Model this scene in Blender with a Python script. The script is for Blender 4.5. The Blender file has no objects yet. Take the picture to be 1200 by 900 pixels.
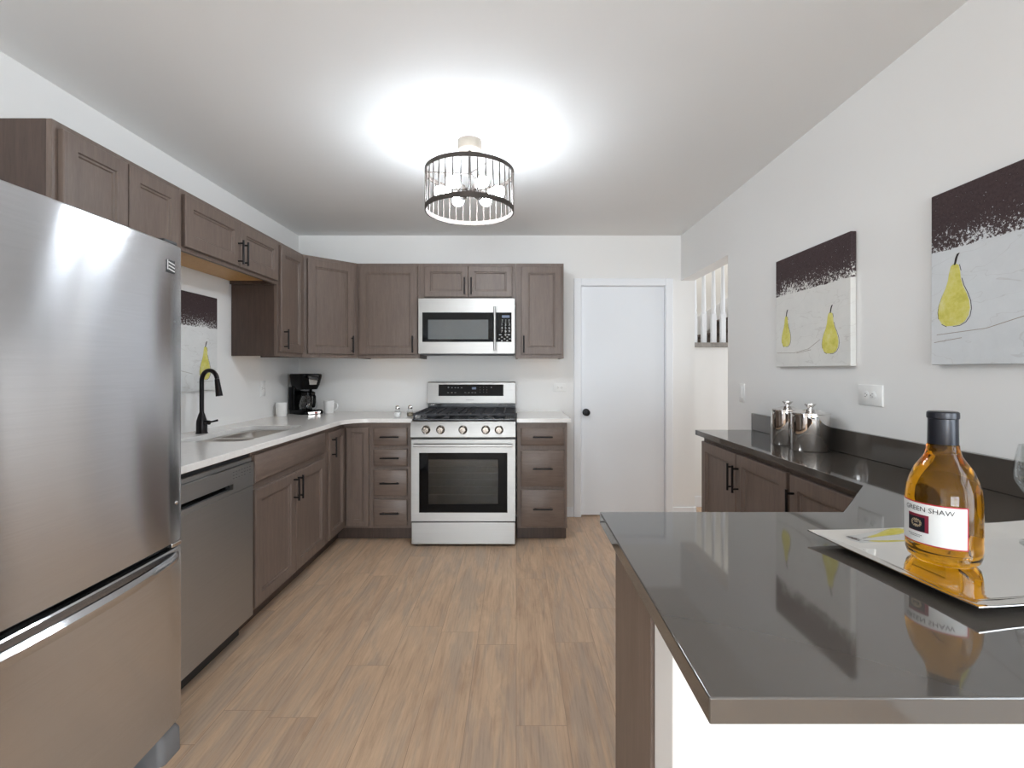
import bpy, bmesh, math, random
from mathutils import Vector, Matrix
random.seed(7)
S = bpy.context.scene
C = S.collection
PI = math.pi

# ------------------------------------------------------------------ camera, world, lights, exposure
cam_d = bpy.data.cameras.new('camera')
cam = bpy.data.objects.new('camera', cam_d); C.objects.link(cam)
cam.location = (0, 0, 1.27); cam.rotation_euler = (PI/2, 0, 0)
cam_d.sensor_width = 36; cam_d.lens = 36*567/1200
cam_d.shift_x = -5/1200; cam_d.shift_y = -16/1200
cam_d.clip_start = 0.02
S.camera = cam

W = bpy.data.worlds.new('daylight'); S.world = W; W.use_nodes = True
W.node_tree.nodes['Background'].inputs[0].default_value = (0.82, 0.91, 1.0, 1)
W.node_tree.nodes['Background'].inputs[1].default_value = 1.0

def area(name, loc, rot, sx, sy, power, col=(1, 1, 1)):
    d = bpy.data.lights.new(name, 'AREA'); d.shape = 'RECTANGLE'; d.size = sx; d.size_y = sy
    d.energy = power; d.color = col
    o = bpy.data.objects.new(name, d); C.objects.link(o); o.location = loc; o.rotation_euler = rot
    return o
# daylight outside the rear windows, and added fill lights beside the camera and in the hall
# (sky light, and an added fill tilted up to brighten the ceiling)
TILT = math.radians(14)
for wx_, ws_ in ((-0.95, 1.45), (0.60, 1.35)):
    area('window_daylight', (wx_, -6.36, 1.15), (PI/2, 0, 0), ws_, 2.05, 6*ws_, (0.92, 0.97, 1.03))
    area('upward_fill', (wx_, -6.40, 0.80), (PI/2+TILT, 0, 0), ws_, 1.4, 92*ws_, (0.90, 0.965, 1.03))
area('side_fill', (1.62, -0.32, 1.42), (0, PI/2, 0), 1.30, 1.45, 44, (0.88, 0.97, 1.08))  # added fill behind the unseen right-hand window
area('left_fill', (-2.06, -2.7, 1.25), (0, -PI/2, 0), 1.85, 2.3, 35, (0.88, 0.97, 1.08))  # added fill behind the unseen left window
area('hall_fill', (3.24, 3.87, 1.5), (0, PI/2, 0), 1.25, 1.2, 13, (0.98, 1.0, 1.02))  # unseen light added in the hall to brighten the kitchen through the opening
area('stairwell_fill', (2.2, 5.1, 3.5), (0, 0, 0), 1.6, 0.8, 11, (1.0, 0.97, 0.90))  # added panel high in the stairwell, brightens the stair wall

BULB_STRENGTH = 104.0
vs = S.view_settings
vs.view_transform = 'Standard'; vs.look = 'None'; vs.exposure = 0.32; vs.gamma = 1.0; vs.use_curve_mapping = False
try:
    S.cycles.use_denoising = True
    S.cycles.max_bounces = 14; S.cycles.diffuse_bounces = 7; S.cycles.glossy_bounces = 6
    S.cycles.transmission_bounces = 12; S.cycles.transparent_max_bounces = 16
    S.cycles.caustics_reflective = False; S.cycles.caustics_refractive = False
    S.cycles.sample_clamp_indirect = 6.0
except Exception:
    pass

# ------------------------------------------------------------------ materials
def lin(c):
    out = []
    for v in c:
        v = v/255.0
        out.append(v/12.92 if v <= 0.04045 else ((v+0.055)/1.055)**2.4)
    return (out[0], out[1], out[2], 1)

class NT:
    def __init__(self, name):
        self.m = bpy.data.materials.new(name); self.m.use_nodes = True
        self.t = self.m.node_tree; self.b = self.t.nodes['Principled BSDF']
    def n(self, typ, **kw):
        nd = self.t.nodes.new(typ)
        for k, v in kw.items(): setattr(nd, k, v)
        return nd
    def l(self, a, b): self.t.links.new(a, b)
    def coords(self, scale, kind='Object'):
        tc = self.n('ShaderNodeTexCoord'); mp = self.n('ShaderNodeMapping')
        mp.inputs['Scale'].default_value = scale
        self.l(tc.outputs[kind], mp.inputs['Vector']); return mp.outputs[0]
    def noise(self, vec, scale, detail=4, rough=0.55, dist=0.0):
        nd = self.n('ShaderNodeTexNoise'); nd.inputs['Scale'].default_value = scale
        nd.inputs['Detail'].default_value = detail; nd.inputs['Roughness'].default_value = rough
        nd.inputs['Distortion'].default_value = dist
        self.l(vec, nd.inputs['Vector']); return nd.outputs[0]
    def ramp(self, fac, stops):
        r = self.n('ShaderNodeValToRGB')
        while len(r.color_ramp.elements) < len(stops): r.color_ramp.elements.new(0.5)
        for e, (p, c) in zip(r.color_ramp.elements, stops): e.position = p; e.color = c
        self.l(fac, r.inputs[0]); return r.outputs[0]
    def math(self, op, a, b=None, clamp=False):
        m = self.n('ShaderNodeMath', operation=op, use_clamp=clamp)
        for i, v in enumerate((a, b)):
            if v is None: continue
            if isinstance(v, (int, float)): m.inputs[i].default_value = v
            else: self.l(v, m.inputs[i])
        return m.outputs[0]
    def mix(self, fac, a, b, blend='MIX'):
        m = self.n('ShaderNodeMixRGB', blend_type=blend)
        for i, v in enumerate((fac, a, b)):
            if isinstance(v, (int, float)): m.inputs[i].default_value = v
            elif isinstance(v, tuple): m.inputs[i].default_value = v
            else: self.l(v, m.inputs[i])
        return m.outputs[0]
    def bump(self, h, strength, dist=0.002):
        b = self.n('ShaderNodeBump'); b.inputs['Strength'].default_value = strength
        b.inputs['Distance'].default_value = dist
        self.l(h, b.inputs['Height']); self.l(b.outputs[0], self.b.inputs['Normal'])
    def set(self, **kw):
        for k, v in kw.items():
            s = self.b.inputs[k]
            if hasattr(v, 'links') or hasattr(v, 'node'): self.l(v, s)
            else: s.default_value = v
        return self

def plain(name, c, rough=0.5, metal=0.0, var=0.03, spec=0.5):
    """a plain colour with a faint procedural unevenness"""
    k = NT(name); v = k.noise(k.coords((1, 1, 1)), 18, 3)
    base = lin(c)
    lo = tuple(x*(1-var) for x in base[:3])+(1,); hi = tuple(min(1, x*(1+var)) for x in base[:3])+(1,)
    k.set(**{'Base Color': k.ramp(v, [(0.3, lo), (0.7, hi)]), 'Roughness': rough, 'Metallic': metal, 'Specular IOR Level': spec})
    return k.m

def paint(name, c, rough=0.75, bump=0.06):
    k = NT(name); v = k.coords((1, 1, 1)); f = k.noise(v, 160, 3)
    base = lin(c); lo = tuple(x*0.985 for x in base[:3])+(1,)
    k.set(**{'Base Color': k.ramp(k.noise(v, 1.3, 2), [(0.3, lo), (0.7, base)]), 'Roughness': rough, 'Specular IOR Level': 0.25})
    k.bump(f, bump, 0.001); return k.m

def wood(name, dark, light, grain='z', rough=0.42):
    k = NT(name)
    s = {'z': (16, 16, 1.3), 'x': (1.3, 16, 16)}[grain]
    v = k.coords(s); a = k.noise(v, 3.2, 6, 0.6, 0.4); b = k.noise(k.coords(tuple(q*4 for q in s)), 4, 3)
    cl = k.noise(k.coords((2.2, 2.2, 2.2)), 2.5, 3)
    col = k.ramp(a, [(0.28, lin(dark)), (0.72, lin(light))])
    col = k.mix(0.18, col, k.ramp(b, [(0.3, (0.02, 0.016, 0.014, 1)), (0.7, lin(light))]))
    col = k.mix(k.math('MULTIPLY', cl, 0.22), col, lin(light))
    k.set(**{'Base Color': col, 'Roughness': rough, 'Specular IOR Level': 0.4}); k.bump(b, 0.05, 0.0008)
    return k.m

def steel(name, c, rough=0.27, aniso=0.75, brush='y', rot=0.0, strength=0.04, fine=220):
    k = NT(name)
    s = {'x': (1.0, fine, fine), 'z': (fine, fine, 1.0), 'y': (fine, 1.0, fine)}[brush]
    br = k.noise(k.coords(s), 1.6, 3)
    base = lin(c); lo = tuple(x*0.93 for x in base[:3])+(1,)
    k.set(**{'Base Color': k.ramp(br, [(0.3, lo), (0.7, base)]), 'Metallic': 1.0, 'Roughness': rough, 'Anisotropic': aniso, 'Anisotropic Rotation': rot})
    t = k.n('ShaderNodeTangent', direction_type='RADIAL', axis='Z'); k.l(t.outputs[0], k.b.inputs['Tangent'])
    if strength: k.bump(br, strength, 0.0004)
    return k.m

def glass(name, c=(255, 255, 255), ior=1.45, rough=0.0):
    k = NT(name); k.set(**{'Base Color': lin(c), 'Transmission Weight': 1.0, 'Roughness': rough, 'IOR': ior}); return k.m

def thin_glass(name, tint=(1, 1, 1, 1), refl=0.9):
    k = NT(name); k.t.nodes.remove(k.b)
    tr = k.n('ShaderNodeBsdfTransparent'); tr.inputs[0].default_value = tint
    gl = k.n('ShaderNodeBsdfGlossy'); gl.inputs['Roughness'].default_value = 0.02
    lw = k.n('ShaderNodeLayerWeight'); lw.inputs[0].default_value = 0.25
    mx = k.n('ShaderNodeMixShader')
    k.l(k.math('ADD', k.math('MULTIPLY', lw.outputs['Facing'], 0.45*refl), 0.05), mx.inputs[0])
    k.l(tr.outputs[0], mx.inputs[1]); k.l(gl.outputs[0], mx.inputs[2])
    k.l(mx.outputs[0], k.t.nodes['Material Output'].inputs['Surface']); return k.m

def emit(name, c, s):
    k = NT(name); k.set(**{'Base Color': (0.9, 0.9, 0.9, 1), 'Emission Color': c, 'Emission Strength': s}); return k.m

def floor_mat():
    k = NT('oak_plank')
    tc = k.n('ShaderNodeTexCoord'); sep = k.n('ShaderNodeSeparateXYZ'); k.l(tc.outputs['Object'], sep.inputs[0])
    cmb = k.n('ShaderNodeCombineXYZ'); wn = k.n('ShaderNodeTexWhiteNoise', noise_dimensions='1D')
    k.l(k.math('FLOOR', k.math('DIVIDE', sep.outputs[0], 0.182)), wn.inputs['W'])
    k.l(k.math('ADD', sep.outputs[1], k.math('MULTIPLY', wn.outputs['Value'], 1.22)), cmb.inputs[0]); k.l(sep.outputs[0], cmb.inputs[1])
    br = k.n('ShaderNodeTexBrick', offset=0.0, offset_frequency=2)
    br.inputs['Scale'].default_value = 1; br.inputs['Brick Width'].default_value = 1.22; br.inputs['Row Height'].default_value = 0.182
    br.inputs['Mortar Size'].default_value = 0.0011; br.inputs['Mortar Smooth'].default_value = 0.3; br.inputs['Bias'].default_value = 0
    br.inputs['Color1'].default_value = (0, 0, 0, 1); br.inputs['Color2'].default_value = (1, 1, 1, 1); br.inputs['Mortar'].default_value = (0.5, 0.5, 0.5, 1)
    k.l(cmb.outputs[0], br.inputs['Vector'])
    def n4(scale, sx, sy, detail, rough, dist, woff):
        mp = k.n('ShaderNodeMapping'); mp.inputs['Scale'].default_value = (sx, sy, 1); k.l(tc.outputs['Object'], mp.inputs[0])
        nd = k.n('ShaderNodeTexNoise', noise_dimensions='4D'); nd.inputs['Scale'].default_value = scale
        nd.inputs['Detail'].default_value = detail; nd.inputs['Roughness'].default_value = rough; nd.inputs['Distortion'].default_value = dist
        k.l(mp.outputs[0], nd.inputs['Vector']); k.l(k.math('MULTIPLY', br.outputs['Color'], woff), nd.inputs['W']); return nd.outputs[0]
    g1 = n4(1.6, 7, 1.3, 6, 0.62, 1.3, 13.0)
    g2 = n4(5.0, 22, 0.9, 6, 0.65, 0.3, 29.0)
    g3 = n4(1.3, 7, 1.0, 5, 0.6, 1.6, 47.0)
    col = k.ramp(g1, [(0.32, lin((163, 134, 110))), (0.5, lin((202, 171, 142))), (0.68, lin((225, 195, 163)))])
    grey = k.ramp(g3, [(0.47, (0, 0, 0, 1)), (0.62, (1, 1, 1, 1))])
    col = k.mix(k.math('MULTIPLY', grey, 0.75), col, lin((164, 152, 140)))
    fine = k.ramp(g2, [(0.3, lin((120, 96, 78))), (0.5, lin((200, 170, 142))), (0.7, lin((214, 186, 160)))])
    col = k.mix(0.34, col, fine)
    col = k.mix(0.16, col, k.mix(br.outputs['Color'], lin((150, 120, 98)), lin((212, 182, 150))))
    col = k.mix(k.math('MULTIPLY', br.outputs['Fac'], 0.45), col, lin((92, 72, 58)))
    k.set(**{'Base Color': col, 'Roughness': 0.42, 'Specular IOR Level': 0.35})
    k.bump(g2, 0.12, 0.001); return k.m

def quartz(name, base, vein, rough, sp=0.35, scale=60, spec=0.5, veins=0.25):
    k = NT(name); v = k.coords((1, 1, 1))
    f = k.noise(v, scale, 4, 0.7); w = k.noise(v, 2.0, 6, 0.6, 1.6)
    col = k.ramp(f, [(0.35, lin(vein)), (0.62, lin(base))])
    vn = k.ramp(w, [(0.485, (0, 0, 0, 1)), (0.5, (0.7, 0.7, 0.7, 1)), (0.515, (0, 0, 0, 1))])
    col = k.mix(sp, lin(base), col); col = k.mix(k.math('MULTIPLY', vn, veins), col, lin(vein))
    k.set(**{'Base Color': col, 'Roughness': rough, 'Specular IOR Level': spec}); return k.m

def canvas_mat(name, seed, tone, zsplit, speck=(0.10, 0.3)):
    """canvas face: dark rubbed band on top with a broken lower edge, chalky ground below; painted pattern, local z up"""
    k = NT(name)
    tc = k.n('ShaderNodeTexCoord'); sep = k.n('ShaderNodeSeparateXYZ'); k.l(tc.outputs['Object'], sep.inputs[0])
    mp = k.n('ShaderNodeMapping'); mp.inputs['Location'].default_value = (seed, seed*0.7, seed*1.3); k.l(tc.outputs['Object'], mp.inputs[0])
    v = mp.outputs[0]
    z = sep.outputs[2]
    fine = k.noise(v, 95, 5, 0.8); big = k.noise(v, 9, 4)
    edge = k.math('ADD', z, k.math('MULTIPLY', k.math('SUBTRACT', k.noise(v, 30, 4), 0.5), 0.012))
    band = k.math('GREATER_THAN', edge, zsplit)
    # rubbed specks, most just above the edge
    near = k.math('SUBTRACT', 1.0, k.math('DIVIDE', k.math('SUBTRACT', z, zsplit), speck[0]), True)
    thr = k.math('ADD', k.math('MULTIPLY', near, k.math('MULTIPLY', big, 0.36)), 0.335)
    sp = k.math('LESS_THAN', fine, thr)
    dark = k.ramp(fine, [(0.3, lin((52, 42, 43))), (0.7, lin((80, 66, 67)))])
    chalk = k.ramp(k.noise(v, 7, 6, 0.7), [(0.3, lin(tuple(t-9 for t in tone))), (0.65, lin(tone))])
    # faint brown drawn scuffs
    w = k.noise(k.coords((1.0, 1.0, 3.0)), 4.0, 3, 0.5, 0.6)
    chalk = k.mix(k.math('MULTIPLY', k.ramp(w, [(0.493, (0, 0, 0, 1)), (0.5, (1, 1, 1, 1)), (0.507, (0, 0, 0, 1))]), k.math('MULTIPLY', big, 0.35)), chalk, lin((120, 100, 84)))
    col = k.mix(k.math('MULTIPLY', band, k.math('SUBTRACT', 1.0, sp)), chalk, dark)
    k.set(**{'Base Color': col, 'Roughness': 0.8, 'Specular IOR Level': 0.2}); k.bump(fine, 0.15, 0.001)
    return k.m

def pear_mat():
    k = NT('pear_yellow'); v = k.coords((1, 1, 1)); a = k.noise(v, 26, 5, 0.7)
    k.set(**{'Base Color': k.ramp(a, [(0.3, lin((196, 188, 84))), (0.5, lin((216, 208, 110))), (0.75, lin((224, 219, 160)))]), 'Roughness': 0.8, 'Specular IOR Level': 0.2})
    return k.m

M = {}
M['wall'] = paint('wall_paint', (236, 235, 233))
M['ceil'] = paint('ceiling_paint', (236, 236, 235), 0.85)
M['trim'] = paint('white_trim', (238, 240, 243), 0.4, 0.01)
M['doorp'] = paint('door_paint', (236, 239, 243), 0.45, 0.01)
M['floor'] = floor_mat()
M['wood'] = wood('stained_maple', (99, 85, 77), (120, 104, 94))
M['woodx'] = wood('stained_maple_drawer', (99, 85, 77), (120, 104, 94), 'x')
M['wooddark'] = wood('stained_maple_side', (66, 53, 47), (86, 70, 62))  # darker tone than the doors, for side panels and toe kicks
M['maple'] = wood('raw_maple', (208, 156, 92), (226, 182, 120))
M['black'] = plain('matte_black_metal', (30, 29, 30), 0.38, 0.6)
M['faucet'] = plain('dark_bronze', (38, 35, 36), 0.3, 0.75)
M['white_top'] = quartz('white_quartz', (236, 233, 229), (206, 200, 194), 0.18, 0.12)
M['dark_top'] = quartz('dark_quartz', (76, 71, 66), (68, 63, 58), 0.05, 0.0, 70, 1.0, 0.0)
M['steel'] = steel('brushed_fridge_steel', (214, 215, 218), 0.17, 1.0, 'y', 0.25, 0)
M['steelx'] = steel('brushed_steel_range', (166, 164, 161), 0.45, 0.6, 'x', 0.25)
M['steeld'] = steel('brushed_steel_dark', (186, 185, 184), 0.42, 0.7, 'x', 0.25)
M['bowl'] = steel('sink_steel', (228, 224, 219), 0.42, 0.0, 'y', 0, 0.02)
M['chrome'] = plain('polished_steel', (226, 223, 220), 0.05, 1.0, 0.01)
M['knob'] = plain('knob_steel', (112, 105, 98), 0.22, 1.0)
M['silver'] = plain('polished_silver', (236, 233, 228), 0.04, 1.0, 0.01)
M['grey_plastic'] = plain('grey_plastic', (120, 120, 122), 0.5)
M['dark_plastic'] = plain('dark_plastic', (40, 40, 42), 0.45)
M['fridge_side'] = plain('fridge_side_grey', (96, 96, 98), 0.5)
M['blackgloss'] = plain('black_gloss', (9, 9, 10), 0.06, 0, 0.02, 0.14)
M['enamel'] = plain('black_enamel', (30, 31, 36), 0.22)
M['iron'] = plain('cast_iron', (42, 42, 46), 0.6)
M['white_plastic'] = plain('white_plastic', (236, 236, 234), 0.4)
M['slot'] = plain('socket_slot', (70, 68, 66), 0.6)
M['ceramic'] = plain('white_ceramic', (240, 239, 237), 0.2)
M['cage'] = plain('weathered_bronze', (66, 59, 54), 0.55, 0.4)
M['cageinner'] = plain('canopy_grey', (120, 112, 102), 0.6, 0.2)
M['bulb'] = emit('lit_bulb', (0.92, 1.0, 1.08, 1), BULB_STRENGTH)
M['thin'] = thin_glass('clear_thin_glass', (0.96, 0.97, 0.97, 1))
M['pane'] = thin_glass('window_pane', (0.97, 0.98, 0.98, 1), 0.4)
M['oven_glass'] = thin_glass('smoked_oven_glass', (0.48, 0.48, 0.43, 1), 0.2)
M['mesh_glass'] = plain('microwave_screen', (74, 77, 78), 0.12, 0.35)
M['wine'] = glass('amber_wine_bottle', (232, 164, 28), 1.33)
M['neck'] = glass('yellow_bottle_neck', (228, 196, 40), 1.3)
M['foil'] = plain('black_foil', (26, 28, 36), 0.3, 0.2)
M['paper'] = plain('label_paper', (232, 231, 228), 0.6)
M['red'] = plain('label_red', (176, 28, 44), 0.5)
M['maroon'] = plain('label_maroon', (122, 24, 48), 0.5)
M['ink'] = plain('label_ink', (66, 60, 62), 0.6)
M['tan'] = plain('emblem_tan', (178, 160, 130), 0.6)
M['mark'] = plain('printed_mark', (206, 208, 206), 0.5)
M['greymark'] = plain('printed_mark_grey', (104, 104, 104), 0.5)
M['lcd'] = plain('lcd_blue', (84, 96, 122), 0.3)
M['redlamp'] = plain('red_switch', (176, 52, 40), 0.4)
M['salt'] = plain('salt_white', (238, 236, 234), 0.6)
M['pepper'] = plain('pepper_brown', (128, 116, 96), 0.8, 0, 0.3)
M['pear'] = pear_mat()
M['stemink'] = plain('pear_stem_paint', (38, 30, 28), 0.8)
M['carpet'] = plain('grey_carpet', (150, 145, 140), 0.95, 0, 0.25)
M['tread'] = wood('stair_tread', (74, 60, 53), (98, 82, 74), 'x')

# ------------------------------------------------------------------ mesh helpers
def box(bm, x0, x1, y0, y1, z0, z1, mi=0):
    x0, x1 = min(x0, x1), max(x0, x1); y0, y1 = min(y0, y1), max(y0, y1); z0, z1 = min(z0, z1), max(z0, z1)
    v = [bm.verts.new(p) for p in ((x0,y0,z0),(x1,y0,z0),(x1,y1,z0),(x0,y1,z0),(x0,y0,z1),(x1,y0,z1),(x1,y1,z1),(x0,y1,z1))]
    for f in ((3,2,1,0),(4,5,6,7),(0,1,5,4),(1,2,6,5),(2,3,7,6),(3,0,4,7)):
        bm.faces.new([v[i] for i in f]).material_index = mi

def loft(bm, rings, cap0=True, cap1=True, closed=True, mi=0):
    R = [[bm.verts.new(p) for p in r] for r in rings]
    n = len(R[0])
    for a, b in zip(R, R[1:]):
        for i in range(n if closed else n-1):
            j = (i+1) % n
            bm.faces.new((a[i], a[j], b[j], b[i])).material_index = mi
    if cap0: bm.faces.new(R[0][::-1]).material_index = mi
    if cap1: bm.faces.new(R[-1]).material_index = mi

def lathe(bm, prof, seg=40, c=(0, 0, 0), mi=0, cap0=True, cap1=True):
    """profile of (radius, z); radius 0 ends become a tiny cap"""
    rings = []
    for r, z in prof:
        r = max(r, 0.0004)
        rings.append([(c[0]+r*math.cos(2*PI*i/seg), c[1]+r*math.sin(2*PI*i/seg), c[2]+z) for i in range(seg)])
    loft(bm, rings, cap0, cap1, True, mi)

def tube(bm, pts, r, seg=12, cap=True, mi=0):
    P = [Vector(p) for p in pts]; n = len(P)
    rad = r if isinstance(r, (list, tuple)) else [r]*n
    t0 = (P[1]-P[0]).normalized()
    up = Vector((0, 0, 1)) if abs(t0.z) < 0.9 else Vector((1, 0, 0))
    u = t0.cross(up).normalized(); rings = []
    for i in range(n):
        t = (P[min(i+1, n-1)]-P[max(i-1, 0)]).normalized()
        u = (u - t*u.dot(t)).normalized(); w = t.cross(u)
        rings.append([P[i]+(u*math.cos(2*PI*k/seg)+w*math.sin(2*PI*k/seg))*rad[i] for k in range(seg)])
    loft(bm, rings, cap, cap, True, mi)

def prism(bm, outline, z0, z1, holes=(), mi=0):
    loops = [outline]+list(holes); es = []; tops = []
    for lp in loops:
        vs_ = [bm.verts.new((x, y, z1)) for x, y in lp]; tops.append(vs_)
        es += [bm.edges.new((vs_[i], vs_[(i+1) % len(vs_)])) for i in range(len(vs_))]
    r = bmesh.ops.triangle_fill(bm, use_beauty=True, edges=es)
    fs = [f for f in r['geom'] if isinstance(f, bmesh.types.BMFace)]
    low = {}
    for vs_ in tops:
        for v in vs_: low[v] = bm.verts.new((v.co.x, v.co.y, z0))
    for f in fs:
        f.material_index = mi
        bm.faces.new([low[v] for v in reversed(f.verts)]).material_index = mi
    for vs_ in tops:
        for i in range(len(vs_)):
            a, b = vs_[i], vs_[(i+1) % len(vs_)]
            bm.faces.new((a, b, low[b], low[a])).material_index = mi

def rectloft(bm, x0, x1, z0, z1, loops, mi=0, mi_cap=None):
    """nested rectangles facing -y: loops of (inset, y), back first"""
    rings = []
    for ins, y in loops:
        rings.append([(x0+ins, y, z0+ins), (x1-ins, y, z0+ins), (x1-ins, y, z1-ins), (x0+ins, y, z1-ins)])
    loft(bm, rings, True, True, True, mi)
    if mi_cap is not None:
        bm.faces.ensure_lookup_table(); bm.faces[-1].material_index = mi_cap

def rrect(x0, x1, y0, y1, r, n=5):
    pts = []
    for cx, cy, a0 in ((x1-r, y1-r, 0), (x0+r, y1-r, PI/2), (x0+r, y0+r, PI), (x1-r, y0+r, 1.5*PI)):
        for i in range(n+1):
            a = a0+PI/2*i/n; pts.append((cx+r*math.cos(a), cy+r*math.sin(a)))
    return pts

def text_bm(bm, s, size, fn, mi=0, align='CENTER'):
    """flat lettering mesh added to bm; fn maps (x, y) of the text plane to a 3-D point"""
    cu = bpy.data.curves.new('lettering', 'FONT'); cu.body = s; cu.size = size; cu.align_x = align; cu.align_y = 'CENTER'
    cu.resolution_u = 2
    o = bpy.data.objects.new('lettering', cu); C.objects.link(o)
    dg = bpy.context.evaluated_depsgraph_get(); me = bpy.data.meshes.new_from_object(o.evaluated_get(dg))
    vs_ = [bm.verts.new(fn(v.co.x, v.co.y)) for v in me.vertices]
    for p in me.polygons:
        try: bm.faces.new([vs_[i] for i in p.vertices]).material_index = mi
        except ValueError: pass
    bpy.data.objects.remove(o); bpy.data.curves.remove(cu); bpy.data.meshes.remove(me)

def thing(name, label, cat, loc=(0, 0, 0), rotz=0.0, group=None):
    o = bpy.data.objects.new(name, None); C.objects.link(o); o.empty_display_size = 0.1
    o.location = loc; o.rotation_euler = (0, 0, rotz); o['label'] = label; o['category'] = cat
    if group: o['group'] = group
    o['base'] = 0
    del o['base']
    return o

def root_of(o):
    while o.parent: o = o.parent
    return o

def obj(name, bm, mats, parent=None, bevel=0.0, smooth=False, world=False, seg=2, angle=35):
    if world and parent:
        r = root_of(parent)
        mt = (Matrix.Translation(r.location) @ Matrix.Rotation(r.rotation_euler.z, 4, 'Z')).inverted()
        bmesh.ops.transform(bm, matrix=mt, verts=bm.verts)
    bmesh.ops.recalc_face_normals(bm, faces=bm.faces)
    me = bpy.data.meshes.new(name)
    bm.to_mesh(me); bm.free()
    for m in (mats if isinstance(mats, (list, tuple)) else [mats]): me.materials.append(M[m] if isinstance(m, str) else m)
    o = bpy.data.objects.new(name, me); C.objects.link(o)
    if parent: o.parent = parent
    if bevel:
        b = o.modifiers.new('edge', 'BEVEL'); b.width = bevel; b.segments = seg; b.limit_method = 'ANGLE'; b.angle_limit = math.radians(angle)
        b.harden_normals = True
    if smooth or bevel:
        for p in me.polygons: p.use_smooth = True
        try:
            me.set_sharp_from_angle(angle=math.radians(40))
        except Exception: pass
    return o

def tag(o, label, cat, group=None):
    o['label'] = label; o['category'] = cat
    if group: o['group'] = group
    return o

def structure(name, bm, mats, bevel=0.0, parent=None):
    o = obj(name, bm, mats, parent, bevel)
    if parent is None: o['kind'] = 'structure'
    return o

def B(*boxes):
    bm = bmesh.new()
    for b in boxes: box(bm, *b)
    return bm

def dup_part(o, parent, loc=None, rot=None):
    c = o.copy(); C.objects.link(c); c.parent = parent
    if loc is not None: c.location = loc
    if rot is not None: c.rotation_euler = rot
    return c

# ------------------------------------------------------------------ the room
XL, XR, YB, YR, H = -1.89, 1.43, 4.20, -6.2, 2.44
XH, YH = 3.10, 5.60            # hall beyond the opening
structure('floor', B((XL-0.1, XH+0.1, YR-0.1, YH+0.1, -0.1, 0)), 'floor')
structure('ceiling', B((XL-0.1, XR+0.12, YR-0.1, YB+0.12, H, H+0.1), (XR+0.12, XH+0.1, 2.3, YB+0.12, H, H+0.1),
                       (XL-0.1, XH+0.1, YB+0.12, YH+0.1, 3.6, 3.7)), 'ceil')
LY0, LY1, LZ0, LZ1 = -3.9, -1.5, 0.30, 2.20      # wide unseen window well behind the camera, added to let in fill light
structure('wall_left', B((XL-0.1, XL, YR-0.1, LY0, 0, H), (XL-0.1, XL, LY1, YB, 0, H), (XL-0.1, XL, LY0, LY1, 0, LZ0), (XL-0.1, XL, LY0, LY1, LZ1, H)), 'wall')
DX0, DX1, DZ = 0.553, 1.302, 2.012      # door opening
structure('wall_back', B((XL-0.1, DX0, YB, YB+0.12, 0, H), (DX1, XR+0.118, YB, YB+0.12, 0, H), (DX0, DX1, YB, YB+0.12, DZ, H)), 'wall')
OY0, OZ = 3.27, 2.05
RY0, RY1, RZ0, RZ1 = -1.08, 0.44, 0.75, 2.10      # window at the camera's right, outside the frame, added for its light
structure('wall_right', B((XR, XR+0.118, YR-0.1, RY0, 0, H), (XR, XR+0.118, RY1, OY0, 0, H), (XR, XR+0.118, RY0, RY1, 0, RZ0), (XR, XR+0.118, RY0, RY1, RZ1, H), (XR, XR+0.118, OY0, YB, OZ, H)), 'wall')
f = 0.045
for nm_, xa, a0, a1, c0, c1 in (('window_3', XR+0.03, RY0, RY1, RZ0, RZ1), ('window_4', XL-0.08, LY0, LY1, LZ0, LZ1)):
    m = (a0+a1)/2; zm = (c0+c1)/2
    w = structure(nm_, B((xa, xa+0.05, a0, a0+f, c0, c1), (xa, xa+0.05, a1-f, a1, c0, c1), (xa, xa+0.05, a0+f, a1-f, c0, c0+f), (xa, xa+0.05, a0+f, a1-f, c1-f, c1), (xa+0.005, xa+0.045, m-0.02, m+0.02, c0+f, c1-f), (xa+0.005, xa+0.045, a0+f, a1-f, zm-0.02, zm+0.02)), 'trim')
    structure('pane', B((xa+0.023, xa+0.027, a0+f, a1-f, c0+f, c1-f)), 'pane', parent=w)
# wall behind the camera with two windows
wz0, wz1 = 0.08, 2.20
wins = [(-1.70, -0.22), (-0.10, 1.28)]
structure('wall_rear', B((XL-0.1, wins[0][0], YR-0.1, YR, 0, H), (wins[0][1], wins[1][0], YR-0.1, YR, 0, H), (wins[1][1], XR+0.118, YR-0.1, YR, 0, H),
                         (wins[0][0], wins[0][1], YR-0.1, YR, 0, wz0), (wins[0][0], wins[0][1], YR-0.1, YR, wz1, H),
                         (wins[1][0], wins[1][1], YR-0.1, YR, 0, wz0), (wins[1][0], wins[1][1], YR-0.1, YR, wz1, H)), 'wall')
for i, (a, b) in enumerate(wins):
    f = 0.045; m = (a+b)/2; zm = (wz0+wz1)/2
    w = structure('window_%d' % (i+1), B((a, a+f, YR-0.07, YR-0.02, wz0, wz1), (b-f, b, YR-0.07, YR-0.02, wz0, wz1), (a+f, b-f, YR-0.07, YR-0.02, wz0, wz0+f),
                  (a+f, b-f, YR-0.07, YR-0.02, wz1-f, wz1), (m-0.02, m+0.02, YR-0.065, YR-0.025, wz0+f, wz1-f), (a+f, b-f, YR-0.065, YR-0.025, zm-0.02, zm+0.02)), 'trim')
    structure('pane', B((a+f, b-f, YR-0.048, YR-0.044, wz0+f, wz1-f)), 'pane', parent=w)
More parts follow.
